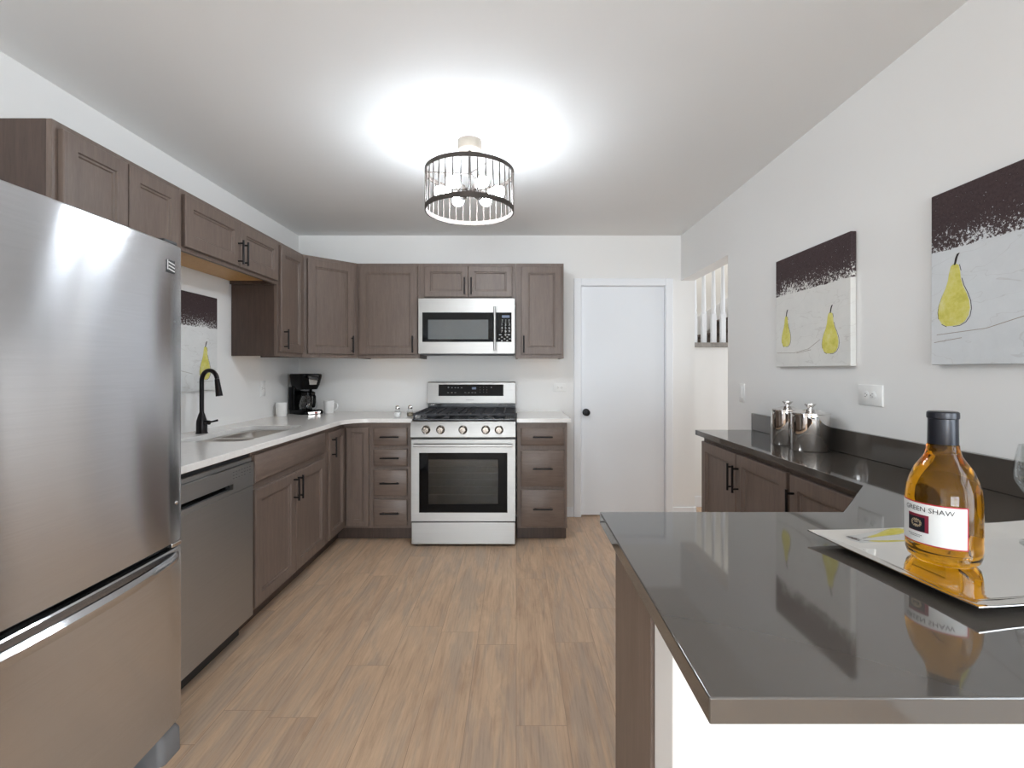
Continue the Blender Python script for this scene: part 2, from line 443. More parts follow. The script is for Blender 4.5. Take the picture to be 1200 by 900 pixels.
# hall shell and the knee wall of the stairs
structure('wall_hall', B((XH, XH+0.1, 2.3, 3.25, 0, 3.6), (XH, XH+0.1, 4.5, YH, 0, 3.6), (XH, XH+0.1, 3.25, 4.5, 0, 0.85), (XH, XH+0.1, 3.25, 4.5, 2.15, 3.6),
                         (XR+0.118, XH+0.1, 2.2, 2.3, 0, 2.5)), 'wall')
structure('wall_stair', B((XL, XH+0.1, YH, YH+0.1, 0, 3.6), (XR-0.1, XR, YB+0.12, YH, 0, 3.6), (XR, XH+0.1, YB+0.0, YB+0.12, H, 3.6)), 'wall')
structure('wall_knee', B((XR, XH, 4.50, 4.60, 0, 1.485)), 'wall', 0.0)
structure('baseboard_hall', B((XR+0.1, XH, 4.487, 4.50, 0, 0.10)), 'trim', 0.003)
# back wall trim, door and baseboards
c = 0.062
structure('trim_1', B((DX0-c+0.008, DX0+0.008, YB-0.018, YB-0.001, 0, DZ+c-0.008), (DX1-0.008, DX1+c-0.008, YB-0.018, YB-0.001, 0, DZ+c-0.008), (DX0+0.008, DX1-0.008, YB-0.018, YB-0.001, DZ-0.008, DZ+c-0.008),
                      (DX0, DX0+0.012, YB-0.001, YB+0.1, 0, DZ), (DX1-0.012, DX1, YB-0.001, YB+0.1, 0, DZ), (DX0+0.012, DX1-0.012, YB-0.001, YB+0.1, DZ-0.012, DZ)), 'trim', 0.004)
dr = structure('door_1', B((DX0+0.014, DX1-0.014, YB+0.012, YB+0.05, 0.012, DZ-0.014)), 'doorp', 0.002)
bm = bmesh.new()
def ylathe(bm, prof, cx, cz, y, seg=28, mi=0):
    """lathe about an axis along -y"""
    rings = [[(cx+max(r, .0004)*math.cos(2*PI*i/seg), y-d, cz+max(r, .0004)*math.sin(2*PI*i/seg)) for i in range(seg)] for r, d in prof]
    loft(bm, rings, True, True, True, mi)
ylathe(bm, [(0.032, 0), (0.032, 0.006), (0.026, 0.009), (0.012, 0.011), (0.011, 0.028), (0.02, 0.034), (0.028, 0.044), (0.029, 0.052), (0.025, 0.06), (0.012, 0.064), (0, 0.0645)], 0.607, 0.905, YB+0.012)
obj('door_knob', bm, 'black', dr, 0, True)
bm = B((DX1-0.020, DX1-0.012, YB+0.006, YB+0.013, 0.25, 0.34), (DX1-0.020, DX1-0.012, YB+0.006, YB+0.013, 1.72, 1.81))
structure('baseboard_back', B((DX1+c-0.006, XR+0.118, YB-0.013, YB-0.001, 0, 0.085), (0.395, DX0-c+0.006, YB-0.013, YB-0.001, 0, 0.085)), 'trim', 0.003)
structure('baseboard_opening', B((XR+0.118, XR+0.13, YB-0.013, YB+0.12, 0, 0.085), (XR+0.118, XR+0.13, 2.3, OY0, 0, 0.085), (XR, XR+0.13, OY0, OY0+0.012, 0, 0.085), (XR-0.012, XR, 2.93, OY0+0.012, 0, 0.085)), 'trim', 0.003)
# half wall that carries the overhang of the dark worktop
PX0, PY0, PY1 = 0.245, 0.758, 0.859
structure('wall_peninsula', B((PX0, XR, PY0, PY1, 0, 0.884)), 'wall', 0.004)

# ------------------------------------------------------------------ staircase seen through the opening
st = thing('staircase', 'dark-stepped staircase with white skirt board rising behind the baluster railing', 'staircase', (1.55, 5.1, 0))
rise, run = 0.18, 0.262
x0 = 1.50
def nose(i): return x0+run*i
sk = bmesh.new()
n0 = 6
pts = []
for i in range(0, 6):
    z = 1.30+rise*i
    obj('tread', B((nose(i)-0.025, nose(i+1), 4.62, 5.57, z-0.03, z)), 'tread', st, 0.004, world=True)
    obj('riser', B((nose(i), nose(i)+0.015, 4.62, 5.57, z-rise, z-0.031)), 'tread', st, 0, world=True)
bm = bmesh.new()
a = [(1.44, 1.24), (nose(6), 1.30+rise*6-0.10), (nose(6), 1.30+rise*6+0.14), (1.44, 1.47)]
loft(bm, [[(x, 5.572, z) for x, z in a], [(x, 5.595, z) for x, z in a]])
obj('skirt_board', bm, 'trim', st, 0, world=True)
rl = thing('stair_railing', 'white turned balusters on a grey ledge seen through the wall opening', 'railing', (2.0, 4.55, 1.485))
obj('ledge', B((XR+0.005, XH-0.005, 4.475, 4.62, 1.486, 1.528)), 'carpet', rl, 0.004, world=True)
def baluster(x):
    bm = bmesh.new()
    prof = [(0.0, 0.0)]
    r = 0.021
    box(bm, x-r, x+r, 4.55-r, 4.55+r, 1.529, 1.80)
    lathe(bm, [(0.020, 0), (0.023, 0.012), (0.017, 0.03), (0.022, 0.06), (0.020, 0.12), (0.013, 0.5), (0.013, 0.62), (0.018, 0.66)], 16, (x, 4.55, 1.80))
    box(bm, x-0.018, x+0.018, 4.55-0.018, 4.55+0.018, 2.46, 2.6)
    return bm
for x in (1.675, 1.762, 1.854, 1.942, 2.03, 2.12):
    obj('baluster', baluster(x), 'trim', rl, 0, True, world=True)
obj('handrail', B((XR+0.005, XH-0.005, 4.52, 4.58, 2.6, 2.65)), 'trim', rl, 0.008, world=True)

# ------------------------------------------------------------------ cabinets
def shaker(x0, x1, z0, z1, fr=0.055, y=0.0, t=0.02):
    bm = bmesh.new(); yf = y-t
    rectloft(bm, x0, x1, z0, z1, [(0, y), (0, yf+0.003), (0.003, yf), (fr, yf), (fr+0.003, yf+0.007), (fr+0.010, yf+0.0075), (fr+0.014, yf+0.0125)])
    return bm
def slab(x0, x1, z0, z1, y=0.0, t=0.02):
    bm = bmesh.new(); yf = y-t
    rectloft(bm, x0, x1, z0, z1, [(0, y), (0, yf+0.006), (0.003, yf+0.003), (0.008, yf)])
    return bm
def pull(parent, cx, cz, length=0.135, vertical=True, y=-0.02):
    bm = bmesh.new(); h = length/2; p = h*0.74; r = 0.0055
    if vertical:
        tube(bm, [(cx, y-0.03, cz-h), (cx, y-0.03, cz+h)], r, 10)
        for s in (-1, 1): tube(bm, [(cx, y+0.0005, cz+s*p), (cx, y-0.03, cz+s*p)], r*0.85, 10)
    else:
        tube(bm, [(cx-h, y-0.03, cz), (cx+h, y-0.03, cz)], r, 10)
        for s in (-1, 1): tube(bm, [(cx+s*p, y+0.0005, cz), (cx+s*p, y-0.03, cz)], r*0.85, 10)
    return obj('handle', bm, 'black', parent, 0, True)
def door(t, x0, x1, z0, z1, hx=None, hz=None, fr=0.055, hl=0.135):
    d = obj('door', shaker(x0+0.0008, x1-0.0008, z0, z1, fr, -0.0005), 'wood', t, 0, True)
    if hx is not None: pull(d, hx, hz, hl)
    return d
def drawer(t, x0, x1, z0, z1, hl=0.14, handle=True, name='drawer'):
    d = obj(name, slab(x0, x1, z0, z1, -0.0005), 'woodx', t, 0, True)
    if handle: pull(d, (x0+x1)/2, (z0+z1)/2, hl, False)
    return d
def base_body(t, w, d=0.608, top=0.882):
    s = 0.018
    obj('body', B((0, w, 0, 0.02, 0.1, top), (0, s, 0.02, d, 0.1, top), (w-s, w, 0.02, d, 0.1, top), (s, w-s, 0.02, d, 0.1, 0.118), (s, w-s, d-0.008, d, 0.118, top)), 'wood', t, 0.0015)
    obj('toe_kick', B((0, w, 0.07, 0.085, 0.001, 0.0995)), 'wooddark', t)
def wall_body(t, w, z0, z1, d=0.302):
    s = 0.018; fz = 0.022
    obj('body', B((0, w, 0, 0.02, z0, z1), (s, w-s, 0.02, d, z1-s, z1), (s, w-s, d-0.006, d, z0+fz+0.013, z1-s)), 'wood', t, 0.0012)
    for a in (0, w-s): obj('side_panel', B((a, a+s, 0.0201, d, z0, z1)), 'wooddark', t)['label'] = 'side panel darker than the doors'
    u = obj('underside', B((s, w-s, 0.02, d, z0+fz, z0+fz+0.012)), 'maple', t)
    u['label'] = 'bare honey maple underside'

R90 = PI/2
UX = XL+0.305                   # face plane of the left wall cabinets
UZ0, UZ1, UZS = 1.366, 2.13, 1.838
# wall cabinets on the left wall
t = thing('wall_cabinet', 'tall brown wall cabinet nearest the camera, partly hidden by the refrigerator', 'cabinet', (UX, 1.65, 0), R90, 'wall cabinets')
wall_body(t, 0.62, UZ0, UZ1); door(t, 0.022, 0.304, UZ0+0.03, UZ1-0.025, 0.28, 1.48); door(t, 0.308, 0.602, UZ0+0.03, UZ1-0.025, 0.332, 1.48)
t = thing('wall_cabinet', 'short two-door brown wall cabinet above the sink with its maple underside showing', 'cabinet', (UX, 2.272, 0), R90, 'wall cabinets')
wall_body(t, 0.932, UZS, UZ1); door(t, 0.018, 0.474, UZS+0.02, UZ1-0.025, 0.452, 1.935); door(t, 0.478, 0.915, UZS+0.02, UZ1-0.025, 0.50, 1.935)
t = thing('wall_cabinet', 'narrow one-door brown wall cabinet between the short sink cabinet and the diagonal corner cabinet', 'cabinet', (UX, 3.205, 0), R90, 'wall cabinets')
wall_body(t, 0.382, UZ0, UZ1); door(t, 0.02, 0.36, UZ0+0.03, UZ1-0.025, 0.058, 1.48)
# diagonal corner cabinet
t = thing('wall_cabinet', 'diagonal brown corner wall cabinet hanging above the coffee maker', 'cabinet', (UX, 3.588, 0), PI/4, 'wall cabinets')
o5 = [(UX, 3.588), (-1.28, 3.893), (-1.28, 4.198), (XL+0.002, 4.198), (XL+0.002, 3.588)]
bm = bmesh.new(); prism(bm, o5, UZ0+0.02, UZ1)
obj('body', bm, 'wood', t, 0.001, world=True)
obj('face_frame', B((0, 0.4305, -0.001, 0.02, UZ0, UZ1)), 'wood', t)
door(t, 0.03, 0.40, UZ0+0.03, UZ1-0.025, 0.375, 1.475)
UYB = YB-0.305
t = thing('wall_cabinet', 'wide one-door brown wall cabinet between the corner cabinet and the microwave', 'cabinet', (-1.279, UYB, 0), 0, 'wall cabinets')
wall_body(t, 0.503, UZ0, UZ1); door(t, 0.02, 0.488, UZ0+0.032, UZ1-0.025, 0.452, 1.478)
t = thing('wall_cabinet', 'short two-door brown wall cabinet directly above the microwave', 'cabinet', (-0.775, UYB, 0), 0, 'wall cabinets')
wall_body(t, 0.768, UZS, UZ1); door(t, 0.04, 0.388, UZS+0.02, UZ1-0.025, 0.362, 1.943, 0.045); door(t, 0.392, 0.742, UZS+0.02, UZ1-0.025, 0.416, 1.943, 0.045)
t = thing('wall_cabinet', 'narrow brown wall cabinet between the microwave and the white door', 'cabinet', (-0.006, UYB, 0), 0, 'wall cabinets')
wall_body(t, 0.388, UZ0, UZ1); door(t, 0.045, 0.37, UZ0+0.032, UZ1-0.025, 0.066, 1.478)

# base cabinets
BX = XL+0.61; BYB = YB-0.61
t = thing('base_cabinet', 'brown two-door sink base cabinet beside the dishwasher', 'cabinet', (BX, 2.326, 0), R90, 'base cabinets')
base_body(t, 0.923)
d_ = drawer(t, 0.014, 0.87, 0.725, 0.862, handle=False, name='false_front')
door(t, 0.014, 0.440, 0.118, 0.690, 0.416, 0.60); door(t, 0.444, 0.870, 0.118, 0.690, 0.468, 0.60)
t = thing('base_cabinet', 'brown corner base cabinet with two narrow doors meeting at the inner corner', 'cabinet', (BX, 3.25, 0), 0, 'base cabinets')
oL = [(XL+0.002, 4.198), (XL+0.002, 3.251), (BX, 3.251), (BX, BYB), (-1.082, BYB), (-1.082, 4.198)]
bm = bmesh.new(); prism(bm, oL, 0.1, 0.882); obj('body', bm, 'wood', t, 0.001, world=True)
oK = [(XL+0.002, 4.198), (XL+0.002, 3.251), (BX-0.07, 3.251), (BX-0.07, BYB+0.07), (-1.082, BYB+0.07), (-1.082, 4.198)]
bm = bmesh.new(); prism(bm, oK, 0.001, 0.0995); obj('toe_kick', bm, 'wooddark', t, 0, world=True)
def world_door(t, x0, x1, z0, z1, fr, loc, rot, hx=None, hz=None):
    """a door whose plane is not its thing's front plane"""
    bm = shaker(x0, x1, z0, z1, fr, -0.0005); mt = Matrix.Translation(loc) @ Matrix.Rotation(rot, 4, 'Z')
    bmesh.ops.transform(bm, matrix=mt, verts=bm.verts); d = obj('door', bm, 'wood', t, 0, True, world=True)
    if hx is not None:
        h = pull(d, hx, hz)
        r = root_of(d); inv = (Matrix.Translation(r.location) @ Matrix.Rotation(r.rotation_euler.z, 4, 'Z')).inverted()
        h.data.transform(inv @ mt)
    return d
world_door(t, 0.022, 0.310, 0.118, 0.850, 0.05, (BX, 3.25, 0), R90, 0.06, 0.745)
world_door(t, 0.026, 0.190, 0.118, 0.850, 0.036, (BX, BYB, 0), 0)
t = thing('base_cabinet', 'narrow brown base cabinet of four drawers, between the corner cabinet and the range', 'cabinet', (-1.081, BYB, 0), 0, 'base cabinets')
base_body(t, 0.306)
for z0, z1 in ((0.713, 0.848), (0.561, 0.689), (0.343, 0.537), (0.120, 0.317)): drawer(t, 0.026, 0.276, z0, z1)
t = thing('base_cabinet', 'brown base cabinet of three drawers standing between the range and the white door', 'cabinet', (0.005, BYB, 0), 0, 'base cabinets')
base_body(t, 0.372)
for z0, z1 in ((0.715, 0.845), (0.414, 0.680), (0.113, 0.388)): drawer(t, 0.028, 0.35, z0, z1, 0.145)

# shallow cabinets along the right wall and in the peninsula
CX = 1.112
t = thing('base_cabinet', 'shallow brown two-door base cabinet under the far end of the dark worktop', 'cabinet', (CX, 2.865, 0), -R90, 'base cabinets')
base_body(t, 0.915, 0.314); door(t, 0.012, 0.455, 0.118, 0.855, 0.43, 0.735); door(t, 0.46, 0.905, 0.118, 0.855, 0.485, 0.735)
t = thing('base_cabinet', 'shallow brown one-door base cabinet under the dark worktop, next to its inner bend', 'cabinet', (CX, 1.949, 0), -R90, 'base cabinets')
base_body(t, 0.43, 0.314); door(t, 0.014, 0.415, 0.118, 0.855, 0.045, 0.735)
t = thing('base_cabinet', 'brown corner base cabinet below the angled inner bend of the dark worktop', 'cabinet', (CX, 1.515, 0), -R90, 'base cabinets')
oC = [(CX, 1.515), (0.812, 1.186), (0.812, 0.861), (XR-0.003, 0.861), (XR-0.003, 1.515)]
bm = bmesh.new(); prism(bm, oC, 0.1, 0.882); obj('body', bm, 'wood', t, 0.001, world=True)
bm = bmesh.new(); prism(bm, [(CX+0.07, 1.515), (0.812, 1.12), (0.812, 0.861), (XR-0.003, 0.861), (XR-0.003, 1.515)], 0.001, 0.0995); obj('toe_kick', bm, 'wooddark', t, 0, world=True)
ang = math.atan2(1.186-1.515, 0.812-CX)
world_door(t, 0.03, 0.415, 0.118, 0.855, 0.055, (CX, 1.515, 0), ang, 0.07, 0.735)
t = thing('base_cabinet', 'shallow brown base cabinet in the peninsula, its plain end panel facing the floor', 'cabinet', (0.811, 1.164, 0), PI, 'base cabinets')
base_body(t, 0.566, 0.303); door(t, 0.014, 0.281, 0.118, 0.855, 0.255, 0.735); door(t, 0.285, 0.552, 0.118, 0.855, 0.31, 0.735)
obj('end_panel', B((0.5665, 0.572, 0.0, 0.303, 0.001, 0.882)), 'wood', t)

# ------------------------------------------------------------------ worktops
bm = bmesh.new()
arc = [(-1.07+0.17*math.cos(a), 3.39+0.17*math.sin(a)) for a in [PI-PI/2*i/10 for i in range(11)]]
outl = [(XL+0.002, 1.66), (-1.24, 1.66)]+arc+[(-0.768, 3.56), (-0.768, 4.197), (XL+0.002, 4.197)]
SX0, SX1, SY0, SY1 = -1.725, -1.365, 2.42, 3.12
prism(bm, outl, 0.884, 0.914, [rrect(SX0, SX1, SY0, SY1, 0.05)])
tag(obj('worktop', bm, 'white_top', None, 0.003), 'white quartz L-shaped worktop with the sink cut into it', 'worktop')
tag(obj('worktop', B((0.003, 0.402, 3.56, 4.197, 0.884, 0.914)), 'white_top', None, 0.003), 'small white quartz worktop between the range and the white door', 'worktop')
t = thing('worktop', 'dark brown-grey polished quartz worktop of the peninsula running along the wall', 'worktop', (0.8, 0.9, 0.884))
oD = [(0.210, 0.526), (XR-0.002, 0.526), (XR-0.002, 2.90), (1.072, 2.90), (1.072, 1.498), (0.823, 1.218), (0.210, 1.218)]
bm = bmesh.new(); prism(bm, oD, 0.884, 0.914); obj('top', bm, 'dark_top', t, 0.0025, world=True)
obj('backsplash', B((XR-0.022, XR-0.002, 0.526, 2.90, 0.9145, 1.014)), 'dark_top', t, 0.002, world=True)

# ------------------------------------------------------------------ refrigerator
FX, FY0, FY1 = -1.12, 0.74, 1.642
t = thing('refrigerator', 'large stainless steel bottom-freezer refrigerator in the left foreground', 'refrigerator', (-1.5, 1.18, 0))
obj('body', B((XL+0.03, FX-0.075, FY0+0.005, FY1-0.005, 0.03, 1.680)), 'fridge_side', t, 0.006, world=True)
def bowed(z0, z1, bulge=0.012, n=24, ed=0.006):
    """door with a gently bowed front, facing +x"""
    bm = bmesh.new(); rings = []
    for i in range(n+1):
        u = i/n; y = FY0+(FY1-FY0)*u
        e = min(u, 1-u)*(FY1-FY0)
        x = FX-bulge*(2*u-1)**2
        if e < ed: x -= ed*(1-math.sqrt(max(0, 1-((ed-e)/ed)**2)))
        rings.append([(FX-0.07, y, z0), (x-0.004, y, z0), (x, y, z0+0.004), (x, y, z1-0.004), (x-0.004, y, z1), (FX-0.07, y, z1)])
    loft(bm, rings); return bm
d1 = obj('door', bowed(0.698, 1.686), 'steel', t, 0, True, world=True)
d2 = obj('freezer_drawer', bowed(0.10, 0.680), 'steel', t, 0, True, world=True)
# bowed bar handle of the freezer drawer
bm = bmesh.new(); rings = []
n = 28
for i in range(n+1):
    u = i/n; y = FY0+0.03+(FY1-FY0-0.05)*u; s = math.sin(PI*u)**0.55
    xo = FX-0.010+0.058*s; th = 0.010+0.012*s; hh = 0.012+0.005*s
    zc = 0.655
    rings.append([(xo-th*0.9, y, zc-hh), (xo-th*0.2, y, zc-hh), (xo, y, zc-hh*0.6), (xo, y, zc+hh*0.3), (xo-th*0.5, y, zc+hh), (xo-th*0.9, y, zc+hh)])
loft(bm, rings)
obj('handle', bm, 'steel', d2, 0, True, world=True)
bm = bmesh.new()
tube(bm, [(FX-0.015, FY0+0.06, 0.80), (FX+0.04, FY0+0.06, 0.84), (FX+0.05, FY0+0.06, 1.1), (FX+0.04, FY0+0.06, 1.36), (FX-0.015, FY0+0.06, 1.40)], 0.013, 12)
obj('handle', bm, 'steel', d1, 0, True, world=True)
obj('gasket', B((FX-0.075, FX-0.03, FY0+0.01, FY1-0.01, 0.683, 0.699)), 'blackgloss', t, 0, world=True)
obj('toe_grille', B((FX-0.12, FX-0.075, FY0+0.02, FY1-0.02, 0.03, 0.095)), 'dark_plastic', t, 0.004, world=True)
bm = bmesh.new()
loft(bm, [rr for rr in [[(x, y, 0.001) for x, y in rrect(FX-0.115, FX-0.008, FY1-0.10, FY1-0.005, 0.02)], [(x, y, 0.07) for x, y in rrect(FX-0.115, FX-0.010, FY1-0.10, FY1-0.005, 0.02)], [(x, y, 0.092) for x, y in rrect(FX-0.11, FX-0.025, FY1-0.095, FY1-0.012, 0.018)]]])
obj('foot', bm, 'grey_plastic', t, 0, True, world=True)
bm = bmesh.new()
loft(bm, [[(x, y, 0.001) for x, y in rrect(FX-0.115, FX-0.008, FY0+0.005, FY0+0.10, 0.02)], [(x, y, 0.09) for x, y in rrect(FX-0.112, FX-0.020, FY0+0.008, FY0+0.097, 0.02)]])
obj('foot', bm, 'grey_plastic', t, 0, True, world=True)
obj('hinge', B((FX-0.13, FX-0.02, FY1-0.075, FY1-0.012, 1.6865, 1.700)), 'dark_plastic', t, 0.005, world=True)
obj('hinge', B((FX-0.06, FX-0.012, FY1-0.05, FY1-0.004, 0.684, 0.698)), 'chrome', t, 0.003, world=True)
# maker's badge: small dark plate with a bright bar and slanted marks
bm = B((FX-0.012, FX-0.006, 1.560, 1.597, 1.588, 1.629))
bd = obj('badge', bm, 'dark_plastic', t, 0.001, world=True)
bm = bmesh.new(); xb = FX-0.0055
box(bm, xb-0.001, xb, 1.561, 1.565, 1.597, 1.628)
for k in range(3):
    z = 1.620-0.011*k
    loft(bm, [[(xx, 1.567, z), (xx, 1.595, z-0.006), (xx, 1.595, z-0.002), (xx, 1.567, z+0.004)] for xx in (xb-0.001, xb)])
obj('badge_mark', bm, 'mark', bd, 0, world=True)
bm = bmesh.new()
def xlathe(bm, prof, x, cy, cz, seg=16):
    rings = [[(x+d, cy+max(r, .0003)*math.cos(2*PI*i/seg), cz+max(r, .0003)*math.sin(2*PI*i/seg)) for i in range(seg)] for r, d in prof]
    loft(bm, rings)
xlathe(bm, [(0.005, -0.004), (0.005, 0.003), (0.003, 0.005), (0, 0.0055)], FX-0.012, 1.602, 1.43)
obj('screw_cap', bm, 'grey_plastic', d1, 0, True, world=True)
bm = bmesh.new(); xlathe(bm, [(0.006, -0.004), (0.006, 0.003), (0.003, 0.005), (0, 0.0055)], FX-0.012, 1.61, 0.83)
obj('screw_cap', bm, 'chrome', d1, 0, True, world=True)

# ------------------------------------------------------------------ dishwasher
t = thing('dishwasher', 'built-in stainless steel dishwasher between the refrigerator and the sink cabinet', 'dishwasher', (BX, 1.722, 0), R90)
w = 0.60
obj('body', B((0.004, w-0.004, 0.004, 0.56, 0.1, 0.868)), 'dark_plastic', t)
obj('door_panel', (lambda bm: (rectloft(bm, 0.003, w-0.003, 0.098, 0.722, [(0, 0.003), (0, -0.016), (0.004, -0.02)]), bm)[1])(bmesh.new()), 'steeld', t, 0, True)
# control strip with a scooped pocket handle
bm = bmesh.new()
px0, px1, pz0, pz1 = 0.045, 0.43, 0.741, 0.766
for b in ((0.003, px0, -0.022, 0.003, 0.724, 0.835), (px1, w-0.003, -0.022, 0.003, 0.724, 0.835), (px0, px1, -0.022, 0.003, 0.724, pz0), (px0, px1, -0.022, 0.003, pz1, 0.835)): box(bm, *b)
cp = obj('control_strip', bm, 'steeld', t)
bm = bmesh.new()
loft(bm, [[(px0-0.012, -0.023, pz1+0.001), (px1+0.012, -0.023, pz1+0.001), (px1+0.012, -0.027, pz1+0.014), (px0-0.012, -0.024, pz1+0.014)],
          [(px0-0.012, -0.022, pz1+0.001), (px1+0.012, -0.022, pz1+0.001), (px1+0.012, -0.022, pz1+0.014), (px0-0.012, -0.022, pz1+0.014)]])
obj('pocket_handle', B((px0, px1, -0.004, 0.002, pz0, pz1)), 'blackgloss', cp)
obj('top_trim', B((0.003, w-0.003, -0.012, 0.003, 0.837, 0.856)), 'steeld', t, 0.003)
bm = bmesh.new()
for r in range(3):
    for c_ in range(7):
        if (r, c_) in ((1, 2), (2, 5)): continue
        x = 0.425+0.022*c_; z = 0.815-0.014*r
        box(bm, x, x+0.012, -0.0226, -0.0218, z, z+0.0035)
obj('control_mark', bm, 'greymark', cp)
obj('toe_kick', B((0.003, w-0.003, 0.05, 0.06, 0.002, 0.097)), 'dark_plastic', t)

# ------------------------------------------------------------------ sink and faucet
t = thing('sink', 'double-bowl stainless steel undermount sink set in the white worktop', 'sink', ((SX0+SX1)/2, (SY0+SY1)/2, 0.882))
ym = (SY0+SY1)/2-0.01
bm = bmesh.new()
b1 = rrect(SX0+0.006, SX1-0.006, SY0+0.006, ym-0.012, 0.05); b2 = rrect(SX0+0.006, SX1-0.006, ym+0.012, SY1-0.006, 0.05)
prism(bm, rrect(SX0-0.02, SX1+0.02, SY0-0.02, SY1+0.02, 0.06), 0.8792, 0.8832, [b1, b2])
obj('rim', bm, 'bowl', t, 0, world=True)
for y0, y1 in ((SY0+0.006, ym-0.012), (ym+0.012, SY1-0.006)):
    bm = bmesh.new(); rings = []
    for ins, z, r in ((0, 0.879, 0.05), (0.004, 0.74, 0.05), (0.012, 0.712, 0.05), (0.032, 0.70, 0.045), (0.09, 0.697, 0.03)):
        rings.append([(x, y, z) for x, y in rrect(SX0+0.006+ins, SX1-0.006-ins, y0+ins, y1-ins, r)])
    loft(bm, rings, False, True)
    o = obj('bowl', bm, 'bowl', t, 0, True, world=True)
    so = o.modifiers.new('thickness', 'SOLIDIFY'); so.thickness = 0.0015; so.offset = 1
    bm = bmesh.new(); lathe(bm, [(0.045, 0.0), (0.045, 0.003), (0.036, 0.004), (0.032, 0.001), (0, 0.001)], 28, ((SX0+SX1)/2, (y0+y1)/2, 0.6975))
    obj('drain', bm, 'chrome', o, 0, True, world=True)
fx, fy = -1.778, 2.735
t = thing('faucet', 'dark bronze gooseneck faucet standing behind the sink', 'faucet', (fx, fy, 0.914))
bm = bmesh.new(); lathe(bm, [(0.031, 0.0005), (0.031, 0.004), (0.028, 0.008), (0.0275, 0.055), (0.0265, 0.07), (0.016, 0.108), (0.0125, 0.116), (0.012, 0.12)], 28)
obj('base', bm, 'faucet', t, 0, True)
ca, sa = math.cos(-0.25), math.sin(-0.25)
bm = bmesh.new(); pts = [(0, 0, 0.115), (0, 0, 0.22), (0, 0, 0.295)]
R_ = 0.054
for i in range(1, 15):
    a = PI-(PI*0.93)*i/14; q = R_+R_*math.cos(a); pts.append((q*ca, q*sa, 0.295+R_*math.sin(a)*1.12))
tube(bm, pts, 0.0118, 16)
obj('spout', bm, 'faucet', t, 0, True)
ex, ez = 2*R_-0.002, 0.295+0.012
bm = bmesh.new(); tube(bm, [(ex*ca, ex*sa, ez), ((ex+0.003)*ca, (ex+0.003)*sa, ez-0.02), ((ex+0.016)*ca, (ex+0.016)*sa, ez-0.095)], [0.0125, 0.0135, 0.018], 18)
obj('spray_head', bm, 'faucet', t, 0, True)
bm = bmesh.new(); tube(bm, [(0.02*ca, 0.02*sa, 0.062), (0.052*ca, 0.052*sa, 0.062)], [0.0135, 0.0125], 16)
tube(bm, [(0.045*ca, 0.045*sa, 0.064), (0.075*ca, 0.075*sa, 0.068), (0.108*ca, 0.108*sa, 0.076)], [0.0055, 0.005, 0.0065], 12)
obj('lever', bm, 'faucet', t, 0, True)

# ------------------------------------------------------------------ gas range
t = thing('gas_range', 'stainless steel gas range with black oven window against the back wall', 'range', (-0.381, 3.48, 0))
w = 0.375
obj('body', B((-w, -w+0.02, 0.035, 0.70, 0.03, 0.904), (w-0.02, w, 0.035, 0.70, 0.03, 0.904), (-w+0.02, w-0.02, 0.68, 0.70, 0.03, 0.904), (-w+0.02, w-0.02, 0.035, 0.68, 0.03, 0.20),
              (-w+0.02, w-0.02, 0.035, 0.68, 0.72, 0.904), (-w+0.02, -0.30, 0.035, 0.68, 0.20, 0.72), (0.30, w-0.02, 0.035, 0.68, 0.20, 0.72)), 'enamel', t)
for z in (0.36, 0.52):
    bm = bmesh.new()
    for i in range(15): tube(bm, [(-0.28+0.04*i, 0.08, z), (-0.28+0.04*i, 0.58, z)], 0.0025, 6)
    for y in (0.08, 0.33, 0.58): tube(bm, [(-0.298, y, z-0.004), (0.298, y, z-0.004)], 0.003, 6)
    obj('oven_rack', bm, 'chrome', t, 0, True)
bm = bmesh.new(); rectloft(bm, -w+0.001, w-0.001, 0.018, 0.178, [(0, 0.034), (0, 0.004), (0.004, 0.0)])
obj('storage_drawer', bm, 'steelx', t, 0, True)
bm = bmesh.new(); gx, gz0, gz1 = 0.317, 0.248, 0.678
for b in ((-w+0.001, -gx, -0.004, 0.033, 0.186, 0.773), (gx, w-0.001, -0.004, 0.033, 0.186, 0.773), (-gx, gx, -0.004, 0.033, 0.186, gz0), (-gx, gx, -0.004, 0.033, gz1, 0.773)): box(bm, *b)
od = obj('oven_door', bm, 'steelx', t)
bm = bmesh.new(); ix, iz0, iz1 = 0.25, 0.31, 0.63
for b in ((-gx, -ix, -0.006, 0.0, gz0, gz1), (ix, gx, -0.006, 0.0, gz0, gz1), (-ix, ix, -0.006, 0.0, gz0, iz0), (-ix, ix, -0.006, 0.0, iz1, gz1)): box(bm, *b)
obj('window_frame', bm, 'blackgloss', od)
obj('window_glass', B((-ix, ix, -0.006, -0.001, iz0, iz1)), 'oven_glass', od)
bm = bmesh.new()
rings = []
for i in range(17):
    x = -0.352+0.704*i/16
    rings.append([(x, -0.052, 0.735), (x, -0.049, 0.744), (x, -0.036, 0.746), (x, -0.034, 0.726), (x, -0.047, 0.724), (x, -0.052, 0.728)])
loft(bm, rings)
for s in (-1, 1): box(bm, s*0.352, s*0.318, -0.04, -0.0035, 0.727, 0.744)
obj('handle', bm, 'steelx', od, 0.002, True)
bm = bmesh.new()
prof = [(-0.012, 0.784), (-0.026, 0.792), (-0.022, 0.86), (-0.006, 0.902), (0.02, 0.908), (0.05, 0.908), (0.05, 0.784)]
loft(bm, [[(x, y, z) for y, z in prof] for x in (-w-0.0015, w+0.0015)])
obj('control_panel', bm, 'steelx', t, 0.002)
knob0 = None
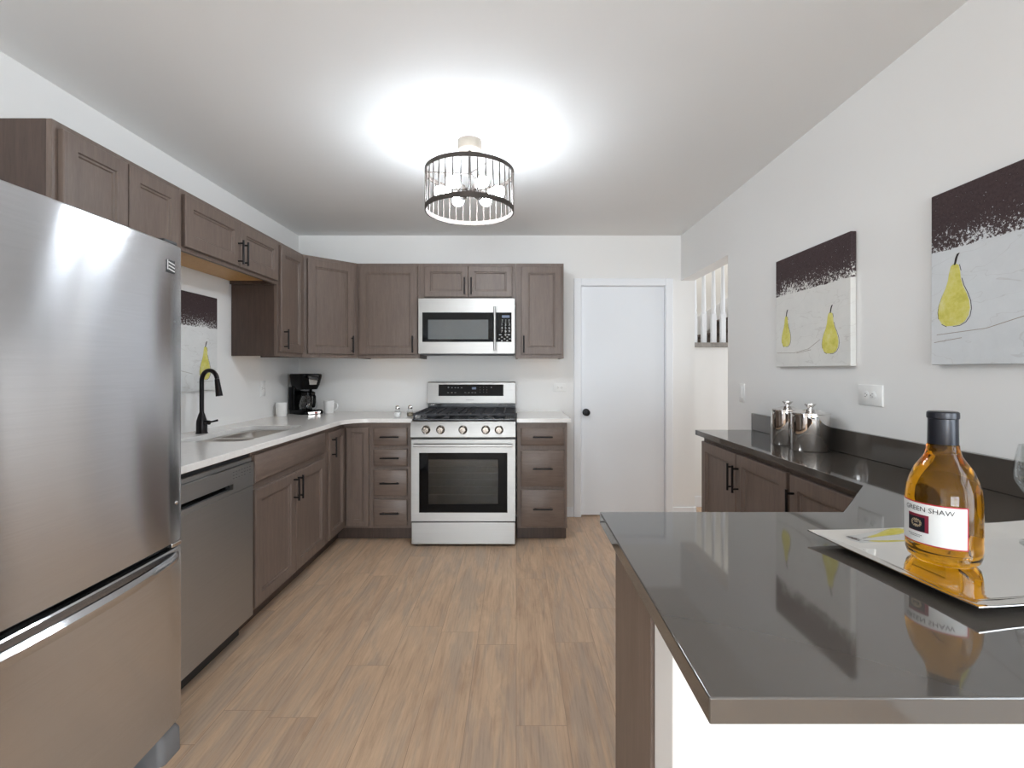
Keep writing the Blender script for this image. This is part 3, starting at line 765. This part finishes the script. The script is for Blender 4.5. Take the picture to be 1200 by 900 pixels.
for kx in (-0.263, -0.16, 0.0, 0.163, 0.258):
    if knob0 is None:
        bm = bmesh.new(); ylathe(bm, [(0.031, 0), (0.031, 0.006), (0.025, 0.009), (0.0235, 0.03), (0.020, 0.034), (0, 0.0345)], 0, 0, 0)
        box(bm, -0.0045, 0.0045, -0.042, -0.03, -0.022, 0.022)
        knob0 = obj('knob', bm, 'knob', t, 0, True); knob0.location = (kx, -0.0225, 0.846)
    else: dup_part(knob0, t, (kx, -0.0225, 0.846))
obj('cooktop', B((-w+0.002, w-0.002, 0.03, 0.64, 0.9085, 0.918)), 'enamel', t, 0.003)
for bx, by, r in ((-0.25, 0.20, 0.05), (-0.25, 0.47, 0.04), (0, 0.335, 0.055), (0.25, 0.20, 0.045), (0.25, 0.47, 0.036)):
    bm = bmesh.new(); lathe(bm, [(r, 0.0), (r, 0.006), (r*0.86, 0.010), (r*0.84, 0.014), (r*0.7, 0.019), (0, 0.0195)], 24, (bx, by, 0.9185)); obj('burner', bm, 'iron', t, 0, True)
def grate(cx, hw, extra):
    bm = bmesh.new(); y0, y1 = 0.06, 0.60; z0, z1 = 0.941, 0.954; s = 0.006
    for x in (cx-hw, cx+hw): box(bm, x-s, x+s, y0, y1, z0, z1)
    for y in (y0, y1): box(bm, cx-hw, cx+hw, y-s, y+s, z0, z1)
    for y in (0.20, 0.335, 0.47): box(bm, cx-hw, cx+hw, y-s*0.8, y+s*0.8, z0, z1)
    for x in extra: box(bm, x-s*0.8, x+s*0.8, y0, y1, z0+0.001, z1+0.003)
    for x in (cx-hw+0.004, cx+hw-0.004):
        for y in (y0+0.004, 0.335, y1-0.004): box(bm, x-s, x+s, y-s, y+s, 0.9185, z0)
    return bm
for cx, hw, ex_ in ((-0.249, 0.121, (-0.29, -0.21)), (0, 0.121, (-0.05, 0.0, 0.05)), (0.249, 0.121, (0.21, 0.29))):
    obj('grate', grate(cx, hw, ex_), 'iron', t)
# backguard: black riser, overhanging steel head with a black touch display
obj('riser_panel', B((-w+0.002, w-0.002, 0.655, 0.70, 0.9085, 0.985)), 'enamel', t)
bm = bmesh.new(); pf = [(0.70, 0.986), (0.618, 0.986), (0.612, 0.992), (0.634, 1.165), (0.645, 1.172), (0.70, 1.172)]
loft(bm, [[(x, y, z) for y, z in pf] for x in (-w+0.001, w-0.001)])
bg = obj('backguard', bm, 'steelx', t, 0.002)
def bgp(x, z, off=0.0): return (x, 0.612+0.022*(z-0.992)/0.173-off, z)
def bgquad(bm, x0, x1, z0, z1, o0, o1):
    loft(bm, [[bgp(x0, z0, o), bgp(x1, z0, o), bgp(x1, z1, o), bgp(x0, z1, o)] for o in (o0, o1)])
bm = bmesh.new(); bgquad(bm, -0.278, 0.272, 1.053, 1.150, -0.001, 0.0015); ds = obj('touch_display', bm, 'blackgloss', bg)
bm = bmesh.new()
for x in (-0.195, -0.165, -0.137, -0.112, -0.083): bgquad(bm, x-0.006, x+0.006, 1.119, 1.126, 0.0015, 0.002)
bgquad(bm, -0.200, -0.190, 1.124, 1.132, 0.0015, 0.002)
for x in (-0.195, -0.165, -0.135, -0.05, -0.02, 0.01, 0.035): bgquad(bm, x-0.008, x+0.006, 1.079, 1.083, 0.0015, 0.002)
for i in range(3):
    for j in range(3): bgquad(bm, 0.073+0.028*i, 0.077+0.028*i, 1.083+0.02*j, 1.087+0.02*j, 0.0015, 0.002)
bgquad(bm, 0.165, 0.175, 1.12, 1.13, 0.0015, 0.002)
obj('display_mark', bm, 'greymark', ds)
bm = bmesh.new(); bgquad(bm, 0.005, 0.040, 1.108, 1.127, 0.0015, 0.002); obj('clock', bm, 'lcd', ds)
bm = bmesh.new()
for k in range(7): bgquad(bm, -0.042+0.009*k, -0.036+0.009*k, 1.016, 1.0215, 0.0002, 0.0007)
obj('badge', bm, 'greymark', bg)
for s in ((-0.36, -0.25), (0.22, 0.36)):
    obj('vent_trim', B((s[0], s[1], 0.640, 0.655, 0.972, 0.980)), 'chrome', t)
for fx_ in (-w+0.03, w-0.03):
    for fy_ in (0.06, 0.64):
        bm = bmesh.new(); lathe(bm, [(0.016, 0.001), (0.016, 0.008), (0.009, 0.012), (0.009, 0.029)], 12, (fx_, fy_, 0)); obj('foot', bm, 'dark_plastic', t, 0, True)

# ------------------------------------------------------------------ microwave
t = thing('microwave_oven', 'stainless steel over-the-range microwave with black window hung above the range', 'microwave', (-0.390, 3.80, 0))
w = 0.3785; z0, z1 = 1.402, 1.834
obj('body', B((-w, w, 0.03, 0.39, z0, z1)), 'dark_plastic', t, 0.003)
bm = bmesh.new(); dz0, dz1 = 1.493, 1.725; hx = 0.2415
for b in ((-w, -0.348, 0, 0.029, z0, z1), (-0.348, hx, 0, 0.029, z0, dz0), (-0.348, hx, 0, 0.029, dz1, z1)): box(bm, *b)
md = obj('door', bm, 'steelx', t)
bm = bmesh.new(); wx0, wx1, wz0_, wz1_ = -0.303, 0.170, 1.515, 1.668
for b in ((-0.348, wx0, 0.001, 0.02, dz0, dz1), (wx1, hx, 0.001, 0.02, dz0, dz1), (wx0, wx1, 0.001, 0.02, dz0, wz0_), (wx0, wx1, 0.001, 0.02, wz1_, dz1)): box(bm, *b)
obj('window_frame', bm, 'blackgloss', md)
obj('window_glass', B((wx0, wx1, 0.0015, 0.02, wz0_, wz1_)), 'mesh_glass', md)
bm = bmesh.new()
tube(bm, [(0.222, -0.042, 1.425), (0.222, -0.042, 1.765)], 0.0105, 16)
for z in (1.46, 1.735): tube(bm, [(0.222, 0.001, z), (0.222, -0.042, z)], 0.0085, 12)
obj('handle', bm, 'steeld', md, 0, True)
bm = bmesh.new()
for b in ((0.353, w, 0, 0.029, z0, z1), (hx+0.002, 0.353, 0, 0.029, z0, dz0), (hx+0.002, 0.353, 0, 0.029, dz1, z1)): box(bm, *b)
cp = obj('control_panel', bm, 'steelx', t)
kp = obj('keypad', B((hx+0.002, 0.353, 0.001, 0.02, dz0, dz1)), 'blackgloss', cp)
obj('clock', B((0.278, 0.338, 0.0002, 0.0015, 1.683, 1.703)), 'lcd', kp)
bm = bmesh.new()
def kt(x_, z_): return lambda a, b: (x_+a, 0.0004, z_+b)
for r, z in enumerate((1.664, 1.650)):
    for c_ in range(3): box(bm, 0.276+0.026*c_, 0.286+0.026*c_, 0.0004, 0.0012, z, z+0.003)
for r, row in enumerate(('123', '456', '789', ' 0 ')):
    for c_, ch in enumerate(row):
        if ch != ' ': text_bm(bm, ch, 0.026, kt(0.277+0.029*c_, 1.630-0.027*r))
for r in range(3):
    for c_ in range(5):
        if (r+c_) % 2: box(bm, 0.250+0.021*c_, 0.262+0.021*c_, 0.0004, 0.0012, 1.501+0.014*r, 1.506+0.014*r)
for x_ in (0.254, 0.322): box(bm, x_, x_+0.02, 0.0004, 0.0012, 1.547, 1.552)
obj('keypad_mark', bm, 'mark', kp)
obj('vent_grille', B((-w+0.01, w-0.01, 0.012, 0.30, z0-0.010, z0-0.0005)), 'dark_plastic', t, 0.002)
obj('light_cover', B((-0.20, 0.16, 0.02, 0.10, z0-0.014, z0-0.0105)), 'grey_plastic', t)

# ------------------------------------------------------------------ things on the white worktop
CT = 0.9145
t = thing('coffee_maker', 'black drip coffee maker with glass carafe in the corner of the white worktop', 'coffee maker', (-1.735, 3.985, CT), 0.95)
# local: front faces -y
bm = bmesh.new()
loft(bm, [[(x, y, 0.0) for x, y in rrect(-0.092, 0.092, -0.125, 0.11, 0.035)], [(x, y, 0.026) for x, y in rrect(-0.092, 0.092, -0.125, 0.11, 0.035)], [(x, y, 0.034) for x, y in rrect(-0.084, 0.084, -0.117, 0.104, 0.03)]])
obj('base', bm, 'blackgloss', t, 0, True)
bm = bmesh.new()
loft(bm, [[(x, y, z) for x, y in rrect(-0.09, 0.09, 0.035, 0.11, 0.02)] for z in (0.03, 0.22)])
obj('tower', bm, 'blackgloss', t, 0, True)
bm = bmesh.new()
loft(bm, [[(x, y, 0.20) for x, y in rrect(-0.072, 0.072, -0.085, 0.105, 0.045)], [(x, y, 0.235) for x, y in rrect(-0.083, 0.083, -0.10, 0.11, 0.045)], [(x, y, 0.305) for x, y in rrect(-0.095, 0.095, -0.115, 0.11, 0.045)], [(x, y, 0.322) for x, y in rrect(-0.095, 0.095, -0.115, 0.11, 0.045)], [(x, y, 0.328) for x, y in rrect(-0.088, 0.088, -0.108, 0.104, 0.04)]])
obj('brew_head', bm, 'blackgloss', t, 0, True)
bm = bmesh.new(); loft(bm, [[(-0.030, -0.104-o, 0.240), (0.030, -0.104-o, 0.240), (0.046, -0.1165-o, 0.312), (-0.046, -0.1165-o, 0.312)] for o in (0.0, 0.003)])
obj('front_plate', bm, 'chrome', t)['label'] = 'silver front plate'
bm = bmesh.new()
lathe(bm, [(0.05, 0.0005), (0.068, 0.006), (0.073, 0.03), (0.066, 0.07), (0.052, 0.112), (0.05, 0.125), (0.054, 0.132)], 32, (0, -0.035, 0.035), 0, True, False)
cf = obj('carafe', bm, 'thin', t, 0, True)
bm = bmesh.new(); lathe(bm, [(0.056, 0.0), (0.056, 0.010), (0.04, 0.018), (0.0, 0.02)], 28, (0, -0.035, 0.166))
lathe(bm, [(0.0540, 0.0), (0.0555, 0.0), (0.0555, 0.016), (0.0540, 0.016)], 28, (0, -0.035, 0.150))
obj('lid', bm, 'blackgloss', cf, 0, True)
bm = bmesh.new(); rings = []
for y, z in ((-0.088, 0.160), (-0.118, 0.158), (-0.128, 0.145), (-0.126, 0.10), (-0.118, 0.065), (-0.108, 0.055)):
    rings.append([(-0.011, y-0.005, z), (0.011, y-0.005, z), (0.011, y+0.008, z-0.004), (-0.011, y+0.008, z-0.004)])
loft(bm, rings); obj('carafe_handle', bm, 'blackgloss', cf, 0.002, True)
bm = bmesh.new(); loft(bm, [[(-0.05, -0.1205-o, 0.004), (0.05, -0.1205-o, 0.004), (0.058, -0.1205-o, 0.022), (-0.058, -0.1205-o, 0.022)] for o in (0.0, 0.007)])
obj('control_strip', bm, 'chrome', t, 0.001)
obj('switch', B((0.004, 0.026, -0.1305, -0.1275, 0.006, 0.019)), 'redlamp', t, 0.001)['label'] = 'red switch'

def mug(label, loc, ang):
    t = thing('mug', label, 'mug', loc, ang, 'white mugs beside the coffee maker')
    bm = bmesh.new()
    lathe(bm, [(0.034, 0.0), (0.036, 0.003), (0.040, 0.05), (0.043, 0.104), (0.041, 0.106), (0.0395, 0.104), (0.036, 0.05), (0.032, 0.008), (0.0, 0.007)], 32)
    obj('body', bm, 'ceramic', t, 0, True)
    bm = bmesh.new(); tube(bm, [(0.040, 0, 0.084), (0.058, 0, 0.086), (0.068, 0, 0.074), (0.069, 0, 0.055), (0.060, 0, 0.034), (0.038, 0, 0.026)], 0.0052, 10)
    obj('handle', bm, 'ceramic', t, 0, True)
mug('white ceramic mug between the sink and the coffee maker', (-1.825, 3.76, CT), 2.6)
mug('white ceramic mug between the coffee maker and the shakers', (-1.555, 4.02, CT), 0.0)

def shaker_pot(name, label, x, y, fill, fh):
    t = thing(name, label, 'shaker', (x, y, CT), 0)
    bm = bmesh.new(); lathe(bm, [(0.018, 0.0), (0.024, 0.003), (0.0255, 0.02), (0.023, 0.038), (0.016, 0.056), (0.0145, 0.062)], 24, (0, 0, 0), 0, True, False); obj('body', bm, 'thin', t, 0, True)
    bm = bmesh.new(); lathe(bm, [(0.0175, 0.001), (0.0228, 0.004), (0.0243, 0.02), (0.0222, fh)], 24); obj('filling', bm, fill, t, 0, True)
    bm = bmesh.new(); lathe(bm, [(0.0165, 0.060), (0.0175, 0.062), (0.0175, 0.076), (0.0155, 0.083), (0.008, 0.087), (0.0, 0.088)], 24); obj('cap', bm, 'chrome', t, 0, True)
shaker_pot('salt_shaker', 'glass salt shaker with white filling, farther from the range', -0.903, 3.68, 'salt', 0.036)
shaker_pot('pepper_shaker', 'glass pepper shaker with brown filling, close beside the range', -0.818, 3.73, 'pepper', 0.03)

# ------------------------------------------------------------------ ceiling light
LX, LY = -0.238, 2.47
t = thing('ceiling_light', 'round bronze cage ceiling light with six lit bulbs', 'ceiling light', (LX, LY, H))
zt, zb, Rr = 2.275-H, 2.088-H, 0.226
bm = bmesh.new(); lathe(bm, [(0.062, -0.0005), (0.062, -0.045), (0.058, -0.05), (0.0, -0.05)], 36); obj('canopy', bm, 'cageinner', t, 0, True)
bm = bmesh.new(); tube(bm, [(0, 0, -0.05), (0, 0, 2.165-H)], 0.0075, 12); obj('stem', bm, 'cage', t, 0, True)
def ring(z, h, r=Rr, wd=0.006):
    bm = bmesh.new(); lathe(bm, [(r-wd, z-h/2), (r, z-h/2), (r, z+h/2), (r-wd, z+h/2), (r-wd, z-h/2)], 64, (0, 0, 0), 0, False, False); return bm
obj('top_ring', ring(zt, 0.022), 'cage', t, 0, True); obj('bottom_ring', ring(zb, 0.024), 'cage', t, 0, True)
rod0 = None
NR = 36
for i in range(NR):
    a = 2*PI*(i+0.5)/NR
    if rod0 is None:
        bm = bmesh.new(); tube(bm, [(0, 0, zb+0.008), (0, 0, zt-0.008)], 0.0033, 8); rod0 = obj('rod', bm, 'cage', t, 0, True); rod0.location = ((Rr-0.003)*math.cos(a), (Rr-0.003)*math.sin(a), 0)
    else: dup_part(rod0, t, ((Rr-0.003)*math.cos(a), (Rr-0.003)*math.sin(a), 0))
bm = bmesh.new()
box(bm, 0.0, Rr-0.005, -0.006, 0.006, zt-0.004, zt-0.001)
sp0 = obj('spoke', bm, 'cage', t); sp0.rotation_euler = (0, 0, math.radians(186))
for a in (306, 66): dup_part(sp0, t, None, (0, 0, math.radians(a)))
zz = 2.182-H
bm = bmesh.new(); lathe(bm, [(0.0, -0.022), (0.022, -0.018), (0.030, 0.0), (0.022, 0.016), (0.008, 0.02)], 24, (0, 0, zz)); obj('hub', bm, 'cage', t, 0, True)
arms = []
for i in range(6):
    a = math.radians(60*i)
    if not arms:
        bm = bmesh.new(); tube(bm, [(0.024, 0, zz), (0.062, 0, zz)], 0.007, 10)
        tube(bm, [(0.055, 0, zz), (0.060, 0, zz), (0.095, 0, zz)], [0.012, 0.0165, 0.0165], 16)
        sk_ = obj('socket', bm, 'cage', t, 0, True)
        bm = bmesh.new(); pr = [(0.0955, 0.011), (0.103, 0.012), (0.118, 0.020), (0.135, 0.0285), (0.150, 0.0305), (0.165, 0.0265), (0.176, 0.016), (0.180, 0.003)]
        tube(bm, [(d, 0, zz) for d, r in pr], [r for d, r in pr], 20)
        bl_ = obj('bulb', bm, 'bulb', t, 0, True); arms.append((sk_, bl_))
    else:
        for o in arms[0]: dup_part(o, t, None, (0, 0, a))

# ------------------------------------------------------------------ pictures
def pear_pts(h, wd, lean=0.0, n=40):
    """pear outline about its base centre: (x, z)"""
    pts = []
    half = [(0.0, 0.0), (0.20, 0.005), (0.36, 0.05), (0.47, 0.14), (0.50, 0.25), (0.47, 0.37), (0.38, 0.50), (0.27, 0.62), (0.20, 0.74), (0.17, 0.86), (0.12, 0.96), (0.0, 1.0)]
    r = [(x*wd, z*h) for x, z in half]; l = [(-x*wd*0.95, z*h) for x, z in half[1:-1]][::-1]
    return [(x+lean*(z/h), z) for x, z in r+l]
def extr(bm, pts, y0, y1):
    loft(bm, [[(x, y0, z) for x, z in pts], [(x, y1, z) for x, z in pts]])
def picture(label, loc, rotz, w, h, mat, pears, strokes, thick=0.026, zs=0.0):
    """canvas facing -y in its own frame, hung by its back; loc is its lower centre on the wall"""
    t = thing('canvas_painting', label, 'painting', loc, rotz, 'pear paintings')
    bm = B((-w/2, w/2, -thick, -0.001, 0, h)); c_ = obj('canvas', bm, mat, t, 0.003)
    y = -thick-0.0003
    for px, pz, ph, pw, lean in pears:
        bm = bmesh.new(); extr(bm, [(px+x, pz+z) for x, z in pear_pts(ph, pw, lean)], y+0.0006, y-0.0006); obj('painted_pear', bm, 'pear', c_)
        bm = bmesh.new(); x0_ = px+lean; z0_ = pz+ph*0.97
        extr(bm, [(x0_-0.003, z0_), (x0_+0.003, z0_), (x0_+0.010, z0_+0.024), (x0_+0.017, z0_+0.036), (x0_+0.008, z0_+0.034), (x0_+0.002, z0_+0.022)], y+0.0006, y-0.0007)
        # thin drawn outline, broken
        op = [(px+x*1.06+0.002, pz+z*1.015-0.002) for x, z in pear_pts(ph, pw, lean)]
        for i in range(len(op)):
            if (i*7) % 11 in (1, 4): continue
            a, b = Vector((op[i][0], 0, op[i][1])), Vector((op[(i+1) % len(op)][0], 0, op[(i+1) % len(op)][1]))
            d = (b-a).normalized(); nn = Vector((-d.z, 0, d.x))*0.0008
            loft(bm, [[(p.x, yy, p.z) for p in (a-nn, b-nn, b+nn, a+nn)] for yy in (y+0.0006, y-0.0004)])
        obj('painted_stem', bm, 'stemink', c_)
    bm = bmesh.new()
    for pl in strokes:
        for a, b in zip(pl, pl[1:]):
            a = Vector((a[0], 0, a[1])); b = Vector((b[0], 0, b[1])); d = (b-a).normalized(); nn = Vector((-d.z, 0, d.x))*0.0009
            loft(bm, [[(p.x, yy, p.z) for p in (a-nn, b-nn, b+nn, a+nn)] for yy in (y+0.0006, y-0.0003)])
    obj('painted_stroke', bm, 'scuff', c_)
M['scuff'] = plain('scuff_paint', (150, 138, 126), 0.85)
# right wall faces -x: local +x runs towards the camera
m1 = canvas_mat('canvas_two_pears', 3.1, (226, 225, 221), 0.374)
picture('square canvas of two yellow pears hung above the steel canisters', (XR, 2.325, 1.288), -R90, 0.585, 0.568, m1,
        [(-0.195, 0.105, 0.16, 0.082, 0.004), (0.158, 0.058, 0.185, 0.115, 0.004)],
        [[(-0.28, 0.075), (-0.12, 0.070), (0.0, 0.085), (0.09, 0.125)], [(-0.10, 0.068), (0.02, 0.080)]])
m2 = canvas_mat('canvas_one_pear', 8.7, (216, 219, 221), 0.374)
picture('canvas of a single large yellow pear nearest the camera, above the wine bottle', (XR, 1.345, 1.288), -R90, 0.585, 0.568, m2,
        [(-0.212, 0.125, 0.20, 0.115, 0.008)],
        [[(-0.27, 0.10), (-0.10, 0.108), (0.04, 0.14), (0.14, 0.20), (0.2, 0.29)], [(-0.28, 0.075), (-0.18, 0.085)]])
m3 = canvas_mat('canvas_sink_pear', 15.3, (228, 228, 226), 0.375)
picture('canvas of a yellow pear hung above the sink behind the faucet', (XL, 2.725, 1.150), R90, 0.585, 0.568, m3,
        [(0.17, 0.065, 0.20, 0.10, 0.006)], [[(-0.2, 0.09), (-0.05, 0.12), (0.06, 0.10)], [(0.10, 0.05), (0.25, 0.055)]])

# ------------------------------------------------------------------ outlets and switch
def outlet(name, label, cat, loc, rotz, w, h, kind):
    t = thing(name, label, cat, loc, rotz)
    bm = bmesh.new(); rectloft(bm, -w/2, w/2, -h/2, h/2, [(0, -0.0005), (0, -0.004), (0.004, -0.007)]); obj('cover_plate', bm, 'white_plastic', t, 0, True)
    if kind == 'switch':
        bm = bmesh.new(); rectloft(bm, -0.017, 0.017, -0.034, 0.034, [(0, -0.006), (0, -0.009), (0.002, -0.0105)]); obj('rocker', bm, 'white_plastic', t, 0, True)
        return
    for s in (-1, 1):
        bm = bmesh.new(); ylathe(bm, [(0.0165, 0.006), (0.0165, 0.0085), (0.0155, 0.009), (0, 0.009)], s*0.0195, 0, 0, 24); so = obj('socket', bm, 'white_plastic', t, 0, True)
        bm = B((s*0.0195-0.004, s*0.0195+0.004, -0.0096, -0.0088, 0.005, 0.0066), (s*0.0195-0.004, s*0.0195+0.004, -0.0096, -0.0088, -0.0066, -0.005))
        ylathe(bm, [(0.0022, 0.0088), (0.0022, 0.0096)], s*(0.0195-0.0085), 0, 0, 10)
        obj('slot', bm, 'slot', so)
outlet('power_outlet', 'white wall outlet above the dark worktop, below the gap between the paintings', 'outlet', (XR, 1.95, 1.170), -R90, 0.135, 0.084, 'outlet')
outlet('power_outlet', 'white wall outlet on the back wall between the range and the white door', 'outlet', (0.378, YB, 1.122), 0, 0.115, 0.074, 'outlet')
outlet('power_outlet', 'white wall outlet above the worktop between the sink and the coffee maker', 'outlet', (XL, 3.60, 1.135), R90, 0.074, 0.115, 'blank')
outlet('light_switch', 'white rocker light switch beside the wall opening', 'switch', (XR, 3.06, 1.128), -R90, 0.072, 0.115, 'switch')

# ------------------------------------------------------------------ things on the dark worktop
def canister(label, x, y, r, h):
    t = thing('canister', label, 'canister', (x, y, 0.9145), 0, 'steel canisters')
    bm = bmesh.new(); lathe(bm, [(r*0.97, 0.0), (r, 0.003), (r, h)], 48); obj('body', bm, 'chrome', t, 0, True)
    bm = bmesh.new(); lathe(bm, [(r*1.03, h+0.0003), (r*1.045, h+0.003), (r*1.03, h+0.007), (r*0.6, h+0.014), (0.03, h+0.018), (0.026, h+0.021), (0.011, h+0.023), (0.011, h+0.028), (0.024, h+0.043), (0.024, h+0.046), (0.014, h+0.048), (0, h+0.049)], 48)
    obj('lid', bm, 'chrome', t, 0, True)
canister('polished steel lidded canister, the nearer and larger of the pair', 1.318, 2.170, 0.078, 0.160)
canister('polished steel lidded canister half hidden behind the nearer one', 1.318, 2.352, 0.072, 0.160)

# silver tray
TA = math.radians(7.4)
t = tc_ = (0.915, 0.892)
bm = bmesh.new()
def tray_loop(hx, hy, z, bow):
    pts = []; n = 12
    cs = [(-hx, -hy), (hx, -hy), (hx, hy), (-hx, hy)]
    for (ax, ay), (bx_, by_) in zip(cs, cs[1:]+cs[:1]):
        for i in range(n):
            u = i/n; x = ax+(bx_-ax)*u; y = ay+(by_-ay)*u; k = math.sin(PI*u)
            # edges bow slightly inwards, corners lift
            L = math.hypot(bx_-ax, by_-ay); nx, ny = -(by_-ay)/L, (bx_-ax)/L
            c2 = (abs(2*u-1))**4
            pts.append((x+nx*bow*k, y+ny*bow*k, z*(0.8+0.2*c2)))
    return pts
rings = [tray_loop(0.225, 0.115, 0.0, 0), tray_loop(0.232, 0.122, 0.001, 0), tray_loop(0.240, 0.130, 0.005, 0.0005), tray_loop(0.278, 0.166, 0.016, 0.004), tray_loop(0.280, 0.168, 0.0165, 0.004),
         tray_loop(0.280, 0.168, 0.0145, 0.004), tray_loop(0.241, 0.131, 0.0025, 0.0005), tray_loop(0.233, 0.123, -0.0015, 0), tray_loop(0.225, 0.115, -0.002, 0)]
loft(bm, rings, True, True)
tr = obj('serving_tray', bm, 'silver', None, 0, True); tr.location = (tc_[0], tc_[1], 0.9168); tr.rotation_euler = (0, 0, TA)
tag(tr, 'polished silver rectangular tray on the dark worktop under the wine bottle', 'tray')

TZ = 0.9175
bx_, by_ = 0.798, 0.905
t = thing('wine_bottle', 'amber white-wine bottle with white label and black foil neck on the silver tray', 'bottle', (bx_, by_, TZ), math.radians(-131.4))
bm = bmesh.new()
lathe(bm, [(0.0, 0.006), (0.034, 0.003), (0.044, 0.0), (0.0525, 0.006), (0.0555, 0.016), (0.056, 0.03), (0.056, 0.118), (0.0545, 0.134), (0.051, 0.148), (0.0435, 0.168), (0.034, 0.183), (0.0275, 0.194), (0.0248, 0.204), (0.0238, 0.214), (0.0225, 0.2165), (0.022, 0.262), (0, 0.262)], 64)
bt = obj('glass', bm, 'wine', t, 0, True)
bm = bmesh.new(); lathe(bm, [(0.0226, 0.214), (0.0229, 0.215), (0.0222, 0.262), (0.0238, 0.2635), (0.0242, 0.268), (0.0238, 0.274), (0.0215, 0.276), (0.0, 0.2762)], 40)
obj('foil', bm, 'foil', t, 0, True)
def bend(r): return lambda x, z: (r*math.cos(x/0.056), r*math.sin(x/0.056), z)
def patch(bm, a0, a1, z0, z1, r, n=24, mi=0):
    """curved sheet from angle a0 to a1 (degrees) with a little thickness"""
    o = [[(rr*math.cos(math.radians(a0+(a1-a0)*i/n)), rr*math.sin(math.radians(a0+(a1-a0)*i/n)), z) for rr, z in ((r-0.0003, z0), (r, z0), (r, z1), (r-0.0003, z1))] for i in range(n+1)]
    loft(bm, o, mi=mi)
bm = bmesh.new(); patch(bm, -98, 37, 0.034, 0.110, 0.0564); lb = obj('label', bm, 'red', t, 0, True); lb['label'] = 'white paper label with red border'
bm = bmesh.new(); patch(bm, -97, 34.5, 0.0362, 0.1078, 0.0567); obj('label_paper', bm, 'paper', lb, 0, True)
bm = bmesh.new(); patch(bm, -58, -20, 0.0555, 0.0875, 0.0569); obj('emblem', bm, 'maroon', lb, 0, True)
bm = bmesh.new(); patch(bm, -57.5, -26, 0.0565, 0.0825, 0.0571); obj('emblem', bm, 'foil', lb, 0, True)
bm = bmesh.new()
deg = lambda d: math.radians(d)*0.056
cr = bend(0.05735)
for i in range(14):
    a0 = 2*PI*i/14; a1 = a0+0.3
    q = [(deg(-41)+rr*math.cos(a), 0.071+rr*0.8*math.sin(a)) for rr, a in ((0.0062, a0), (0.0100, a0), (0.0100, a1), (0.0062, a1))]
    f = [bm.verts.new(cr(*p)) for p in q]; bm.faces.new(f)
for z in (0.066, 0.0715, 0.075):
    f = [bm.verts.new(cr(*p)) for p in ((deg(-41)-0.004, z), (deg(-41)+0.004, z), (deg(-41)+0.003, z+0.002), (deg(-41)-0.003, z+0.002))]; bm.faces.new(f)
obj('emblem_mark', bm, 'tan', lb)
bm = bmesh.new()
text_bm(bm, 'GREEN SHAW', 0.0125, lambda x, y: cr(deg(-24)+x, 0.0975+y))
obj('lettering', bm, 'ink', lb)
bm = bmesh.new()
for z_, w_ in ((0.0485, 0.030), (0.0455, 0.022)):
    n_ = int(w_/0.0034)
    for i in range(n_):
        x_ = deg(-42)-w_/2+i*0.0034
        bm.faces.new([bm.verts.new(cr(x_+a, z_+b)) for a, b in ((0, 0), (0.0022, 0), (0.0022, 0.0013), (0, 0.0013))])
obj('lettering', bm, 'ink', lb)

t = thing('wine_glass', 'clear stemmed wine glass on the silver tray, cut by the picture edge', 'glass', (1.062, 0.972, TZ), 0)
bm = bmesh.new(); lathe(bm, [(0.036, 0.0004), (0.036, 0.0016), (0.02, 0.003), (0.006, 0.008), (0.0042, 0.02), (0.004, 0.075), (0.006, 0.084)], 40, (0, 0, 0)); obj('stem', bm, 'thin', t, 0, True)
bm = bmesh.new(); lathe(bm, [(0.005, 0.084), (0.016, 0.089), (0.032, 0.104), (0.0435, 0.126), (0.046, 0.146), (0.043, 0.172), (0.0375, 0.200), (0.036, 0.200), (0.0415, 0.172), (0.0445, 0.146), (0.042, 0.127), (0.031, 0.106), (0.015, 0.091), (0.0, 0.087)], 40); obj('bowl', bm, 'thin', t, 0, True)
